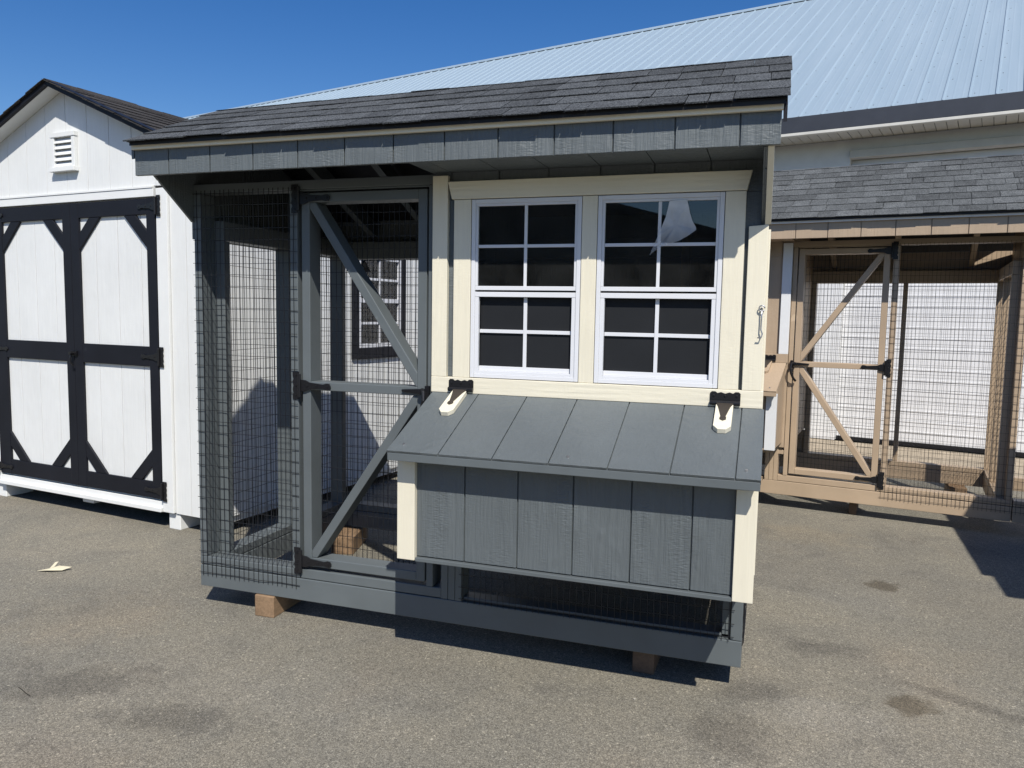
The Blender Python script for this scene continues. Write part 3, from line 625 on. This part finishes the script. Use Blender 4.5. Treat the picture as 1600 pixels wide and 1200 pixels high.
# translucent pale patch in front of a pane
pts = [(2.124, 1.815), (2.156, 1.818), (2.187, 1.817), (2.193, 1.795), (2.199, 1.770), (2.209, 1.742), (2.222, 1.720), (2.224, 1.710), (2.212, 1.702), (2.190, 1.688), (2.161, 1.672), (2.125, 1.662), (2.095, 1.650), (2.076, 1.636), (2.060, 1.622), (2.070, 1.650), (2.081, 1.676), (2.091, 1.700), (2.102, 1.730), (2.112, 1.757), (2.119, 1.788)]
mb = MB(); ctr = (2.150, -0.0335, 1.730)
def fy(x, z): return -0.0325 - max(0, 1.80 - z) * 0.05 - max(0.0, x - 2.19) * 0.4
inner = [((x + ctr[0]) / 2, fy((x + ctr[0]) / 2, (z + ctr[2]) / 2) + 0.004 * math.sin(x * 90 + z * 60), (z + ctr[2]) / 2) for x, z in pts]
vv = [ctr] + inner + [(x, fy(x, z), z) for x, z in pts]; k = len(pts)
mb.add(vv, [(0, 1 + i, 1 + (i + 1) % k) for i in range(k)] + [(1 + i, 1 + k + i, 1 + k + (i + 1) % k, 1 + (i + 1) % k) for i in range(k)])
film = mb.build('pale_patch', M['film'], coop, fix=False, smooth=True); film['label'] = 'translucent pale patch over the right window'
# hook and eye on the right corner trim
mb = MB()
mb.tube([(2.459 + 0.010 * math.cos(a), -0.045, 1.435 + 0.010 * math.sin(a)) for a in [i * math.pi / 6 for i in range(12)]], 0.0022, 6)
mb.cyl((2.459, -0.034, 1.437), (2.459, -0.05, 1.437), 0.0035, 8)
mb.tube([(2.459, -0.048, 1.43), (2.459, -0.047, 1.40), (2.4585, -0.047, 1.36), (2.464, -0.048, 1.345), (2.460, -0.05, 1.332), (2.448, -0.05, 1.332)], 0.0024, 6)
mb.build('door_hook', M['zinc'], coop, smooth=True)

# ------------------------------------------------------------------ the tan coop
PAL_B = dict(lumber=M['brown_l'], siding=M['brown_v'], trim_v=M['bwhite'], trim_x=M['bwhite'], lid=M['brown_y'], shingle=M['gray_shingle'], plain_blocks=True, slim=True, sill=M['brown_l'])
tan = thing('chicken_coop', 'tan chicken coop with white trim behind the gray one at right', 'chicken coop', (2.50035, 3.07758, 0), R(-9.605), 'chicken coops in the yard')
make_coop(tan, PAL_B, 0.24, 1.57, 8)

# open topped wire pen standing against the end of the tan coop
pen = thing('wire_pen', 'open wire pen on a tan base beside the tan coop at the right edge', 'pen', (2.50035, 3.07758, 0), R(-9.605))
BOX('skid_beam', M['brown_l'], pen, 1.576, 3.2, 0, 0.088, 0.10, 0.201, 0.003); BOX('floor_plate', M['brown_l'], pen, 1.577, 3.2, 0.001, 0.087, 0.2045, 0.243, 0.003)
BOX('skid_beam', M['brown_l'], pen, 1.576, 3.2, 1.13, 1.218, 0.10, 0.201, 0.003)
BOX('post', M['brown_l'], pen, 3.16, 3.2, 0, 0.088, 0.2435, 1.9, 0.003); BOX('post', M['brown_l'], pen, 3.16, 3.2, 1.13, 1.218, 0.2015, 1.9, 0.003)
mb = MB(); wire_panel(mb, (1.58, -0.004, 0.152), (1, 0, 0), (0, 0, 1), 1.6, 1.76, seed=77); mb.build('wire_mesh', M['wire'], pen, kind='stuff', fix=False)

# ------------------------------------------------------------------ lean-to outside the frame at right (its shadow falls on the asphalt)
third = thing('lean_to_shed', 'tan lean-to shed standing just beyond the right edge of the photo', 'shed', (4.55, 0.33, 0), R(-1.0))
board_wall(third, M['brown_v'], [(0.06, 0.1), (2.4, 0.1), (2.4, 1.98), (0.06, 1.98)], 'y', 0.0, 0.016, [0.2 * k for k in range(13)])
board_wall(third, M['brown_v'], [(0.0165, 0.1), (1.35, 0.1), (1.35, 1.84), (0.0165, 1.98)], 'x', 0.06, 0.076, [0.2 * k for k in range(8)])
BOX('end_wall', M['brown_v'], third, 2.385, 2.4, 0.0165, 1.35, 0.1, 1.84); BOX('rear_wall', M['brown_v'], third, 0.0765, 2.384, 1.334, 1.35, 0.1, 1.84)
troof = part('roof', third)
MB().prism([(-0.33, 2.05), (1.5, 1.86), (1.5, 1.89), (-0.33, 2.075)], 'x', 0.0, 2.5).build('roof_deck', M['tarpaper'], troof)
for k in range(5):
    y = -0.345 + 0.37 * k; z = 2.072 - 0.104 * 0.37 * k
    MB().prism([(y, z + 0.006), (y + 0.38, z - 0.037), (y + 0.38, z - 0.030), (y, z + 0.016)], 'x', -0.015 - (0.05 if k else 0.0), 2.51).build('shingle_course', M['gray_shingle'], troof)

# ------------------------------------------------------------------ dark barn behind the photographer (seen only as a reflection in the panes)
rear = thing('barn', 'dark brown barn behind the photographer reflected in the window panes', 'barn', (-4.5, -14.0, 0), 0)
MB().prism([(-7.6, 0), (7.6, 0), (7.6, 2.55), (0, 4.66), (-7.6, 2.55)], 'y', -9.0, 0.0).build('wall', M['rear_wall'], rear)
for sgn in (1, -1):
    MB().prism([(0, 4.70), (sgn * 8.0, 2.47), (sgn * 8.0, 2.62), (0, 4.85)], 'y', -9.4, 0.4).build('roof', M['brown_shingle'], rear)
BOX('door', M['black_l'], rear, -1.8, 1.8, 0.001, 0.05, 0.05, 2.6)
BOX('window', M['white_l'], rear, 3.2, 4.2, 0.001, 0.05, 1.1, 2.0)

# ------------------------------------------------------------------ white shed
def make_shed():
    r = thing('garden_shed', 'white garden shed with black double doors and a gable vent', 'shed', (-1.04830, 0.96629, 0), R(-7.3973))
    r.scale = (1.0165,) * 3
    V, L, K = M['white_v'], M['white_l'], M['black_l']
    cx, hw, D, zb = -0.876, 1.268, 3.66, 0.105
    xl, xr = cx - hw, cx + hw; zp = 2.747; sl = 0.417; ze = zp - hw * sl
    gx = [-1.47 + 0.203 * k for k in range(-6, 12)]
    # front wall below the gable band, beside the doors
    board_wall(r, V, [(xl, zb), (-1.70, zb), (-1.70, 2.09), (xl, 2.09)], 'y', 0.0, 0.016, gx, gap=0.003)
    board_wall(r, V, [(0.046, zb), (xr, zb), (xr, 2.09), (0.046, 2.09)], 'y', 0.0, 0.016, [0.178, 0.30], gap=0.003)
    # gable, set a little proud
    board_wall(r, V, [(xl, 2.105), (xr, 2.105), (xr, ze), (cx, zp), (xl, ze)], 'y', -0.014, 0.016, gx, gap=0.003)
    BOX('gable_flashing', L, r, xl, -0.062, -0.030, -0.0, 2.092, 2.104, 0.001)
    # door surround
    BOX('door_casing', L, r, -0.048, 0.044, -0.018, 0.016, zb + 0.004, 2.09, 0.002); BOX('door_casing', L, r, -1.79, -1.690, -0.018, 0.016, zb + 0.004, 2.09, 0.002)
    BOX('door_head_trim', L, r, -1.69, -0.060, -0.026, 0.016, 2.042, 2.091, 0.002)
    BOX('door_sill', L, r, -1.69, -0.05, -0.012, 0.05, zb, 0.172, 0.002); BOX('door_sill', L, r, -1.69, -0.05, -0.036, -0.0125, zb + 0.004, 0.135, 0.002)
    BOX('door_back', L, r, -1.69, -0.05, 0.006, 0.02, 0.172, 2.042, 0)
    # double doors
    yk, yf = 0.004, -0.022
    for a, b in ((-1.683, -0.838), (-0.835, -0.053)):
        d = part('door', r)
        board_wall(d, V, [(a, 0.186), (b, 0.186), (b, 2.034), (a, 2.034)], 'y', -0.004, 0.004, [a + 0.255, a + 0.455, a + 0.655] if a < -1 else [-0.616, -0.412, -0.203], gap=0.0035)
        st = 0.078
        BOX('stile', K, d, a, a + st + (0.045 if a < -1 else 0), yf, -0.0045, 0.186, 2.034, 0.003); BOX('stile', K, d, b - st, b, yf, -0.0045, 0.186, 2.034, 0.003)
        ia, ib = a + st + (0.045 if a < -1 else 0), b - st
        for z0, z1 in ((0.187, 0.292), (1.012, 1.136), (1.938, 2.033)):
            BOX('rail', K, d, ia + 0.0005, ib - 0.0005, yf + 0.001, -0.0045, z0, z1, 0.003)
        # corner braces of the upper and lower panels
        for xx, dx in ((ia, 1), (ib, -1)):
            for zz, dz in ((1.937, -1), (0.293, 1)):
                k = 0.150; w = 0.086
                MB().prism([(xx + dx * 0.0008, zz + dz * (k + w * 0.6)), (xx + dx * 0.0008, zz + dz * (k - w * 0.6)), (xx + dx * (k - w * 0.6), zz + dz * 0.0008), (xx + dx * (k + w * 0.6), zz + dz * 0.0008)], 'y', yf + 0.002, -0.0045).build('corner_brace', K, d, 0.003)
        for z in (0.24, 1.074, 1.985):
            if a > -1: strap_hinge(d, b + 0.012, yf - 0.001, z, 0.16, M['iron'], -1, 0.125)
            else: strap_hinge(d, a - 0.012, yf - 0.001, z, 0.16, M['iron'], 1, 0.125)
        if a > -1:
            mb = MB(); mb.box(-0.86, -0.80, yf - 0.014, yf - 0.001, 1.055, 1.085); mb.cyl((-0.83, yf - 0.04, 1.07), (-0.83, yf, 1.07), 0.012, 10)
            mb.tube([(-0.83, yf - 0.03, 1.06), (-0.83, yf - 0.036, 1.04), (-0.828, yf - 0.036, 1.01), (-0.822, yf - 0.02, 0.99)], 0.006, 8); mb.build('door_handle', M['iron'], d, 0.001)
    # gable vent with louvres
    v = part('gable_vent', r); y = -0.014
    BOX('vent_frame', L, v, -0.978, -0.948, y - 0.024, y, 2.262, 2.452, 0.002); BOX('vent_frame', L, v, -0.778, -0.748, y - 0.024, y, 2.262, 2.452, 0.002)
    BOX('vent_frame', L, v, -0.982, -0.744, y - 0.028, y, 2.4525, 2.482, 0.002); BOX('vent_frame', L, v, -0.985, -0.741, y - 0.038, y, 2.235, 2.2615, 0.002)
    for i in range(5):
        z = 2.268 + i * 0.037
        MB().prism([(y - 0.022, z), (y - 0.018, z - 0.002), (y - 0.001, z + 0.028), (y - 0.003, z + 0.032)], 'x', -0.9475, -0.7785).build('louvre_slat', L, v)
    # side walls and back
    gy = [0.203 * k + 0.1 for k in range(18)]
    wy0, wy1, wz0, wz1 = 1.37, 1.93, 1.10, 1.80
    for q in ([(0.0165, zb), (D, zb), (D, wz0), (0.0165, wz0)], [(0.0165, wz1), (D, wz1), (D, ze + 0.0), (0.0165, ze)], [(0.0165, wz0 + .0005), (wy0, wz0 + .0005), (wy0, wz1 - .0005), (0.0165, wz1 - .0005)], [(wy1, wz0 + .0005), (D, wz0 + .0005), (D, wz1 - .0005), (wy1, wz1 - .0005)]):
        board_wall(r, V, q, 'x', xr, xr - 0.016, gy, gap=0.003)
    board_wall(r, V, [(0.0165, zb), (D, zb), (D, ze), (0.0165, ze)], 'x', xl, xl + 0.016, gy, gap=0.003)
    MB().prism([(xl, zb), (xr, zb), (xr, ze), (cx, zp), (xl, ze)], 'y', D - 0.016, D).build('rear_wall', V, r)
    # side window with dark trim
    w = part('window', r); VN = M['vinyl']; X0, X1 = xr - 0.02, xr + 0.012
    BOX('frame', VN, w, X0, X1, wy0, wy0 + 0.03, wz0, wz1, 0.001); BOX('frame', VN, w, X0, X1, wy1 - 0.03, wy1, wz0, wz1, 0.001)
    for z0, z1 in ((wz0, wz0 + 0.03), (1.44, 1.475), (wz1 - 0.03, wz1)): BOX('frame', VN, w, X0, X1 - 0.001, wy0 + 0.03, wy1 - 0.03, z0, z1, 0.001)
    cy = (wy0 + wy1) / 2
    BOX('muntin', VN, w, X0 + 0.008, X1 - 0.006, cy - 0.009, cy + 0.009, wz0 + 0.03, wz1 - 0.03, 0.001)
    for z in (1.285, 1.62): BOX('muntin', VN, w, X0 + 0.009, X1 - 0.007, wy0 + 0.03, wy1 - 0.03, z - 0.009, z + 0.009, 0.001)
    for ya, yb in ((wy0 + 0.03, cy - 0.009), (cy + 0.009, wy1 - 0.03)):
        for za, zb2 in ((wz0 + 0.03, 1.276), (1.294, 1.44), (1.475, 1.611), (1.629, wz1 - 0.03)):
            BOX('pane', M['glass'], w, X0 + 0.012, X0 + 0.014, ya, yb, za, zb2, 0)
    for q in ((wy0 - 0.075, wy0 - 0.001, wz0 - 0.08, wz1 + 0.06), (wy1 + 0.001, wy1 + 0.06, wz0 - 0.08, wz1 + 0.06), (wy0, wy1, wz1 + 0.001, wz1 + 0.06), (wy0, wy1, wz0 - 0.085, wz0 - 0.001)):
        BOX('window_trim', K, w, xr + 0.0005, xr + 0.02, *q, 0.002)
    BOX('interior_back', M['ply'], r, xr - 0.9, xr - 0.88, 0.5, 3.0, 0.2, 2.0, 0)
    # floor skids
    for x in (xl + 0.02, cx, xr - 0.13): BOX('skid_beam', L, r, x, x + 0.11, 0.03, D - 0.03, 0.062, zb - 0.0005, 0.002)
    # roof
    roof = part('roof', r); ov = 0.105; oe = 0.055; th = 0.022
    for sgn in (1, -1):
        xe = cx + sgn * (hw + oe); zl = zp - (hw + oe) * sl
        MB().prism([(cx, zp + 0.002), (xe, zl + 0.002), (xe, zl + th), (cx, zp + th)], 'y', -ov, D + 0.1).build('roof_deck', L, roof)
        MB().prism([(cx, zp + 0.0025), (xe + sgn * .01, zl - 0.0025), (xe + sgn * .01, zl + th + 0.012), (cx, zp + th + 0.016)], 'y', -ov - 0.022, -ov - 0.001).build('barge_board', K, roof, 0.002)
        MB().prism([(cx, zp + th + .017), (xe + sgn * 0.02, zl + th + 0.012), (xe + sgn * 0.02, zl + th + 0.016), (cx, zp + th + 0.021)], 'y', -ov - 0.03, -ov + 0.03).build('drip_edge', M['tarpaper'], roof)
        BOX('eave_fascia', L, roof, min(xe, xe - sgn * .02), max(xe, xe - sgn * .02), -ov, D + 0.1, zl - 0.05, zl + 0.001, 0.001)
        up = Vector((-sgn, 0, sl)).normalized(); ln = math.hypot(hw + oe, (hw + oe) * sl)
        shingle_slope(roof, M['brown_shingle'], (xe + sgn * 0.015, -ov - 0.025, zl + th + 0.002), (0, 1, 0), up, (1.9 if sgn > 0 else 0.25) + ov, ln + 0.02, 31 + sgn, wmin=0.15, wmax=0.34)
        q = [(xe + sgn * 0.012, zl + th + 0.012), (cx, zp + th + 0.016), (cx, zp + th + 0.004), (xe + sgn * 0.012, zl + th + 0.001)]
        MB().prism(q, 'y', (1.93 if sgn > 0 else 0.28), D + 0.11).build('roof_felt', M['brown_shingle'], roof)
    for i in range(9):
        y = -ov - 0.028 + i * 0.22
        MB().prism([(cx - 0.13, zp + th - 0.034), (cx, zp + th + 0.022 + 0.002 * (i % 3)), (cx + 0.13, zp + th - 0.034), (cx + 0.13, zp + th - 0.044), (cx, zp + th + 0.012), (cx - 0.13, zp + th - 0.044)], 'y', y, y + 0.219).build('ridge_cap', M['brown_shingle'], roof)
    return r
shed = make_shed()

# ------------------------------------------------------------------ barn with a ribbed metal roof
BO = (4.61968, 5.85367, 0.0)
def make_barn():
    th = R(-13.7641)
    r = thing('barn', 'large white barn with pale blue ribbed metal roof behind the coops', 'barn', BO, th)
    x0, x1 = -27.0, 7.0
    ez, sl, run = 3.575, 0.573, 6.5          # eave at y=0
    rz = ez + sl * run
    roof = part('roof', r)
    up = Vector((0, 1, sl)).normalized(); n = Vector((0, -up.z, up.y)); ln = math.hypot(run, run * sl)
    # sheets, each four ribs of 0.2286 m; profile swept up the slope
    pitch = 0.2286; sheet = pitch * 4; off = -1.955 - 0.012 - 12 * sheet * 3
    prof = []
    for k in range(4):
        b = k * pitch
        prof += [(b, 0.0), (b + 0.002, 0.014), (b + 0.012, 0.014), (b + 0.026, 0.0), (b + 0.085, 0.0), (b + 0.092, 0.0010), (b + 0.100, 0.0010), (b + 0.107, 0.0), (b + 0.165, 0.0), (b + 0.172, 0.0010), (b + 0.180, 0.0010), (b + 0.187, 0.0)]
    prof.append((sheet, 0.0))
    sh = None; x = off
    while x < x1:
        if x + sheet > x0:
            if sh is None:
                vs = []; fs = []; m = len(prof)
                for (a, hgt) in prof: vs.append((a, n.y * hgt, n.z * hgt))
                for (a, hgt) in prof: vs.append((a, n.y * hgt + up.y * ln, n.z * hgt + up.z * ln))
                for (a, hgt) in prof: vs.append((a, n.y * (hgt - 0.004), n.z * (hgt - 0.004)))
                for (a, hgt) in prof: vs.append((a, n.y * (hgt - 0.004) + up.y * ln, n.z * (hgt - 0.004) + up.z * ln))
                for i in range(m - 1):
                    fs += [(i, i + 1, m + i + 1, m + i), (2 * m + i, 3 * m + i, 3 * m + i + 1, 2 * m + i + 1), (i, 2 * m + i, 2 * m + i + 1, i + 1)]
                mb = MB(); mb.add(vs, fs); sh = mb.build('roof_sheet', M['barn_roof'], roof, fix=False); o = sh
            else:
                o = bpy.data.objects.new('roof_sheet', sh.data); COL.objects.link(o); o.parent = roof
            o.location = (x, -0.05, ez + 0.012)
        x += sheet
    # screws in rows
    mb = MB(); xx = off
    while xx < 3.0:
        if xx > -9:
            for k in range(4):
                for j in range(11):
                    for dx in (0.05,):
                        q = Vector((xx + k * pitch + dx + rnd.uniform(-.006, .006), -0.05, ez + 0.012)) + up * (0.14 + j * 0.61) + n * 0.001
                        mb.cyl(tuple(q), tuple(q + n * 0.005), 0.0055, 6, 0.005)
        xx += sheet
    mb.build('roof_screws', M['zinc'], roof, kind='stuff', fix=False)
    MB().prism([(-0.10, ez - 0.15), (-0.055, ez - 0.15), (-0.02, ez - 0.02), (run, rz - 0.03), (2 * run, ez - 0.02), (2 * run, ez - 0.15), (2 * run + 0.04, ez - 0.15), (2 * run + 0.04, ez + 0.0), (run, rz - 0.0), (-0.02, ez + 0.0)], 'x', x0, x1).build('roof_deck', M['barn_fascia'], roof)
    MB().prism([(run - 0.20, rz - 0.20 * sl + 0.004), (run - 0.16, rz - 0.16 * sl + 0.004), (run - 0.16, rz - 0.16 * sl + 0.046), (run - 0.20, rz - 0.20 * sl + 0.046)], 'x', x0, x1).build('ridge_closure', M['tarpaper'], roof)
    # ridge cap with scalloped shadow gaps: stood on the ribs
    MB().prism([(run - 0.22, rz - 0.22 * sl + 0.070), (run - 0.05, rz + 0.046), (run + 0.12, rz - 0.04), (run + 0.12, rz - 0.05), (run - 0.05, rz + 0.036), (run - 0.22, rz - 0.22 * sl + 0.060)], 'x', x0, x1).build('ridge_cap', M['barn_roof'], roof)
    # eave fascia, its lower flange, soffit slats
    BOX('eave_fascia', M['barn_fascia'], r, x0, x1, -0.125, -0.101, ez - 0.165, ez + 0.004, 0.003)
    BOX('fascia_flange', M['barn_trim'], r, x0, x1, -0.128, -0.06, ez - 0.196, ez - 0.166, 0.003)
    sof = part('soffit', r); slat = None; wy = 0.40
    k = 0; xs = x0
    step = 0.102
    while xs < x1:
        vis = -3.2 < xs < 1.0
        w = step if vis else (x1 - xs if xs > -3.2 else -3.2 - xs)
        if vis and slat is not None:
            o = bpy.data.objects.new('soffit_slat', slat.data); COL.objects.link(o); o.parent = sof
        else:
            o = MB().box(0.006, w, -0.059, wy - 0.02, -0.012, 0.0).build('soffit_slat', M['barn_trim'], sof, 0.004)
            if vis: slat = o
        o.location = (xs, 0, ez - 0.172)
        xs += w
    BOX('soffit_backing', M['barn_fascia'], r, x0, x1, -0.058, wy - 0.02, ez - 0.170, ez - 0.162, 0)
    # wall with an overhead door opening
    wz = ez - 0.185; dx0, dx1, dz = -1.48, 3.9, 3.18; wy = 0.38
    W_ = M['barn_wall']
    BOX('wall_panel', W_, r, x0, dx0, wy, wy + 0.15, 0.02, wz, 0.002); BOX('wall_panel', W_, r, dx1, x1, wy, wy + 0.15, 0.02, wz, 0.002)
    BOX('wall_panel', W_, r, dx0 + 0.0005, dx1 - 0.0005, wy + 0.0005, wy + 0.15, dz, wz, 0.002)
    BOX('door_header_trim', M['barn_trim'], r, dx0 - 0.0, dx1, wy - 0.045, wy - 0.001, dz - 0.0, dz + 0.085, 0.006)
    BOX('gable_wall', W_, r, x0, x0 + 0.15, wy + 0.151, 2 * run - 0.3, 0.0, wz); BOX('gable_wall', W_, r, x1 - 0.15, x1, wy + 0.151, 2 * run - 0.3, 0.0, wz); BOX('rear_wall', W_, r, x0, x1, 2 * run - 0.29, 2 * run - 0.15, 0.0, wz)
    d = part('overhead_door', r); z = 0.06
    i = 0
    while z < dz - 0.01:
        h_ = min(0.46, dz - z)
        BOX('door_panel', M['barn_door'], d, dx0 + 0.002, dx1 - 0.002, wy + 0.10, wy + 0.14, z, z + h_ - 0.004, 0.004)
        for t in (0.115, 0.23, 0.345):
            if t < h_ - 0.05: BOX('door_rib', M['barn_door'], d, dx0 + 0.004, dx1 - 0.004, wy + 0.095, wy + 0.101, z + t - 0.01, z + t + 0.01, 0.002)
        z += h_; i += 1
    BOX('door_seal', M['tarpaper'], d, dx0 + 0.002, dx1 - 0.002, wy + 0.09, wy + 0.14, 0.012, 0.0595, 0.003)
    return r
barn = make_barn()
# pale worn concrete in front of the barn door
mb = MB(); mb.box(-2.6, 4.4, -0.95, 0.39, -0.02, 0.012)
ap = mb.build('concrete_apron', None or plain('worn_concrete', (0.36, 0.30, 0.22), 0.9, 0, 0.22, 60, 0.3), None, 0.004); ap['kind'] = 'structure'
ap.location = BO; ap.rotation_euler = (0, 0, R(-13.7641))

# ------------------------------------------------------------------ support blocks
def block(x, y, rz, sx, sy, sz, label, mat, base=None):
    mb = MB().box(-sx / 2, sx / 2, -sy / 2, sy / 2, 0, sz)
    o = mb.build('support_block', mat, None, 0.004); o.location = (x, y, 0.0); o.rotation_euler = (0, 0, rz)
    if base is not None:
        p = Matrix.Translation(base[0]) @ Matrix.Rotation(base[1], 4, 'Z') @ Vector((x, y, 0)); o.location = p; o.rotation_euler = (0, 0, base[1] + rz)
    return tag(o, label, 'wood block', 'wood blocks under the buildings')
block(0.355, 0.12, 0.02, 0.10, 0.26, 0.0995, 'raw wood block under the front left of the gray coop', M['block'])
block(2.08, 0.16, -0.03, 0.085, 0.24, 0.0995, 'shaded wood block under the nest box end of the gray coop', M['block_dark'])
block(0.17, 1.08, 0.25, 0.13, 0.34, 0.0995, 'sunlit wood block seen on the ground through the gray coop gate', M['block'])
block(2.05, 1.12, 0.1, 0.10, 0.26, 0.0995, 'wood block in the dark under the rear of the gray coop', M['block'])
SB = ((-1.04830, 0.96629, 0), R(-7.3973))
block(0.02, 0.11, 0.0, 0.10, 0.20, 0.062 + 0.04, 'white painted block under the right front corner of the shed', M['white_l'], SB)
block(-1.76, 0.11, 0.0, 0.10, 0.20, 0.062 + 0.04, 'white painted block under the left front corner of the shed', M['white_l'], SB)
TB = ((2.50035, 3.07758, 0), R(-9.605))
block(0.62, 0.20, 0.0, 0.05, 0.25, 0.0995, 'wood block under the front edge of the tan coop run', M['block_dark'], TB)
block(0.55, 1.05, 0.2, 0.20, 0.30, 0.0995, 'wide wood block on the ground inside the tan coop run', M['block'], TB)
block(1.30, 1.15, 0.1, 0.12, 0.30, 0.0995, 'wood block under the rear right of the tan coop', M['block'], TB)

# ------------------------------------------------------------------ small things on the asphalt
mb = MB()
mb.add([(-0.08, -0.01, 0.004), (-0.02, -0.028, 0.012), (0.05, -0.018, 0.008), (0.085, 0.012, 0.016), (0.02, 0.016, 0.022), (-0.04, 0.012, 0.006), (0.0, 0.0, 0.018)], [(0, 1, 6, 5), (1, 2, 6), (2, 3, 4, 6), (4, 5, 6)])
mb.add([(-0.03, 0.01, 0.006), (-0.01, 0.014, 0.01), (-0.005, 0.06, 0.03), (-0.02, 0.055, 0.028)], [(0, 1, 2, 3)])
lf = mb.build('dry_leaf', M['leaf'], None, fix=False); lf.location = (-1.05, 0.119, 0.001); lf.rotation_euler = (0, 0, 0.4)
sm = lf.modifiers.new('thickness', 'SOLIDIFY'); sm.thickness = 0.0015
tag(lf, 'pale curled dry leaf lying on the asphalt before the white shed', 'leaf')
mb = MB(); mb.tube([(0, 0, 0.002), (0.03, 0.001, 0.0025), (0.065, 0.0, 0.002), (0.10, 0.002, 0.002)], 0.0014, 6)
tw = mb.build('twig', M['stick'], None); tw.location = (-0.07, -0.88, 0); tw.rotation_euler = (0, 0, -0.35); tag(tw, 'thin dark twig on the asphalt near the left edge', 'twig')
mb = MB(); rg = random.Random(5)
for i in range(1100):
    x = rg.uniform(-2.2, 5.0); y = -1.9 + 5.2 * rg.random() ** 1.3; s_ = rg.uniform(0.0015, 0.0035) * (2.0 if rg.random() < .03 else 1)
    vs = [(x + s_ * rg.uniform(.7, 1.3), y, s_ * .5), (x, y + s_ * rg.uniform(.7, 1.3), s_ * .4), (x - s_, y, s_ * .5), (x, y - s_, s_ * .5), (x, y, s_ * rg.uniform(.9, 1.4)), (x, y, -s_ * .3)]
    mb.add(vs, [(0, 1, 4), (1, 2, 4), (2, 3, 4), (3, 0, 4), (1, 0, 5), (2, 1, 5), (3, 2, 5), (0, 3, 5)])
mb.build('gravel', M['stone'], None, kind='stuff', fix=False)
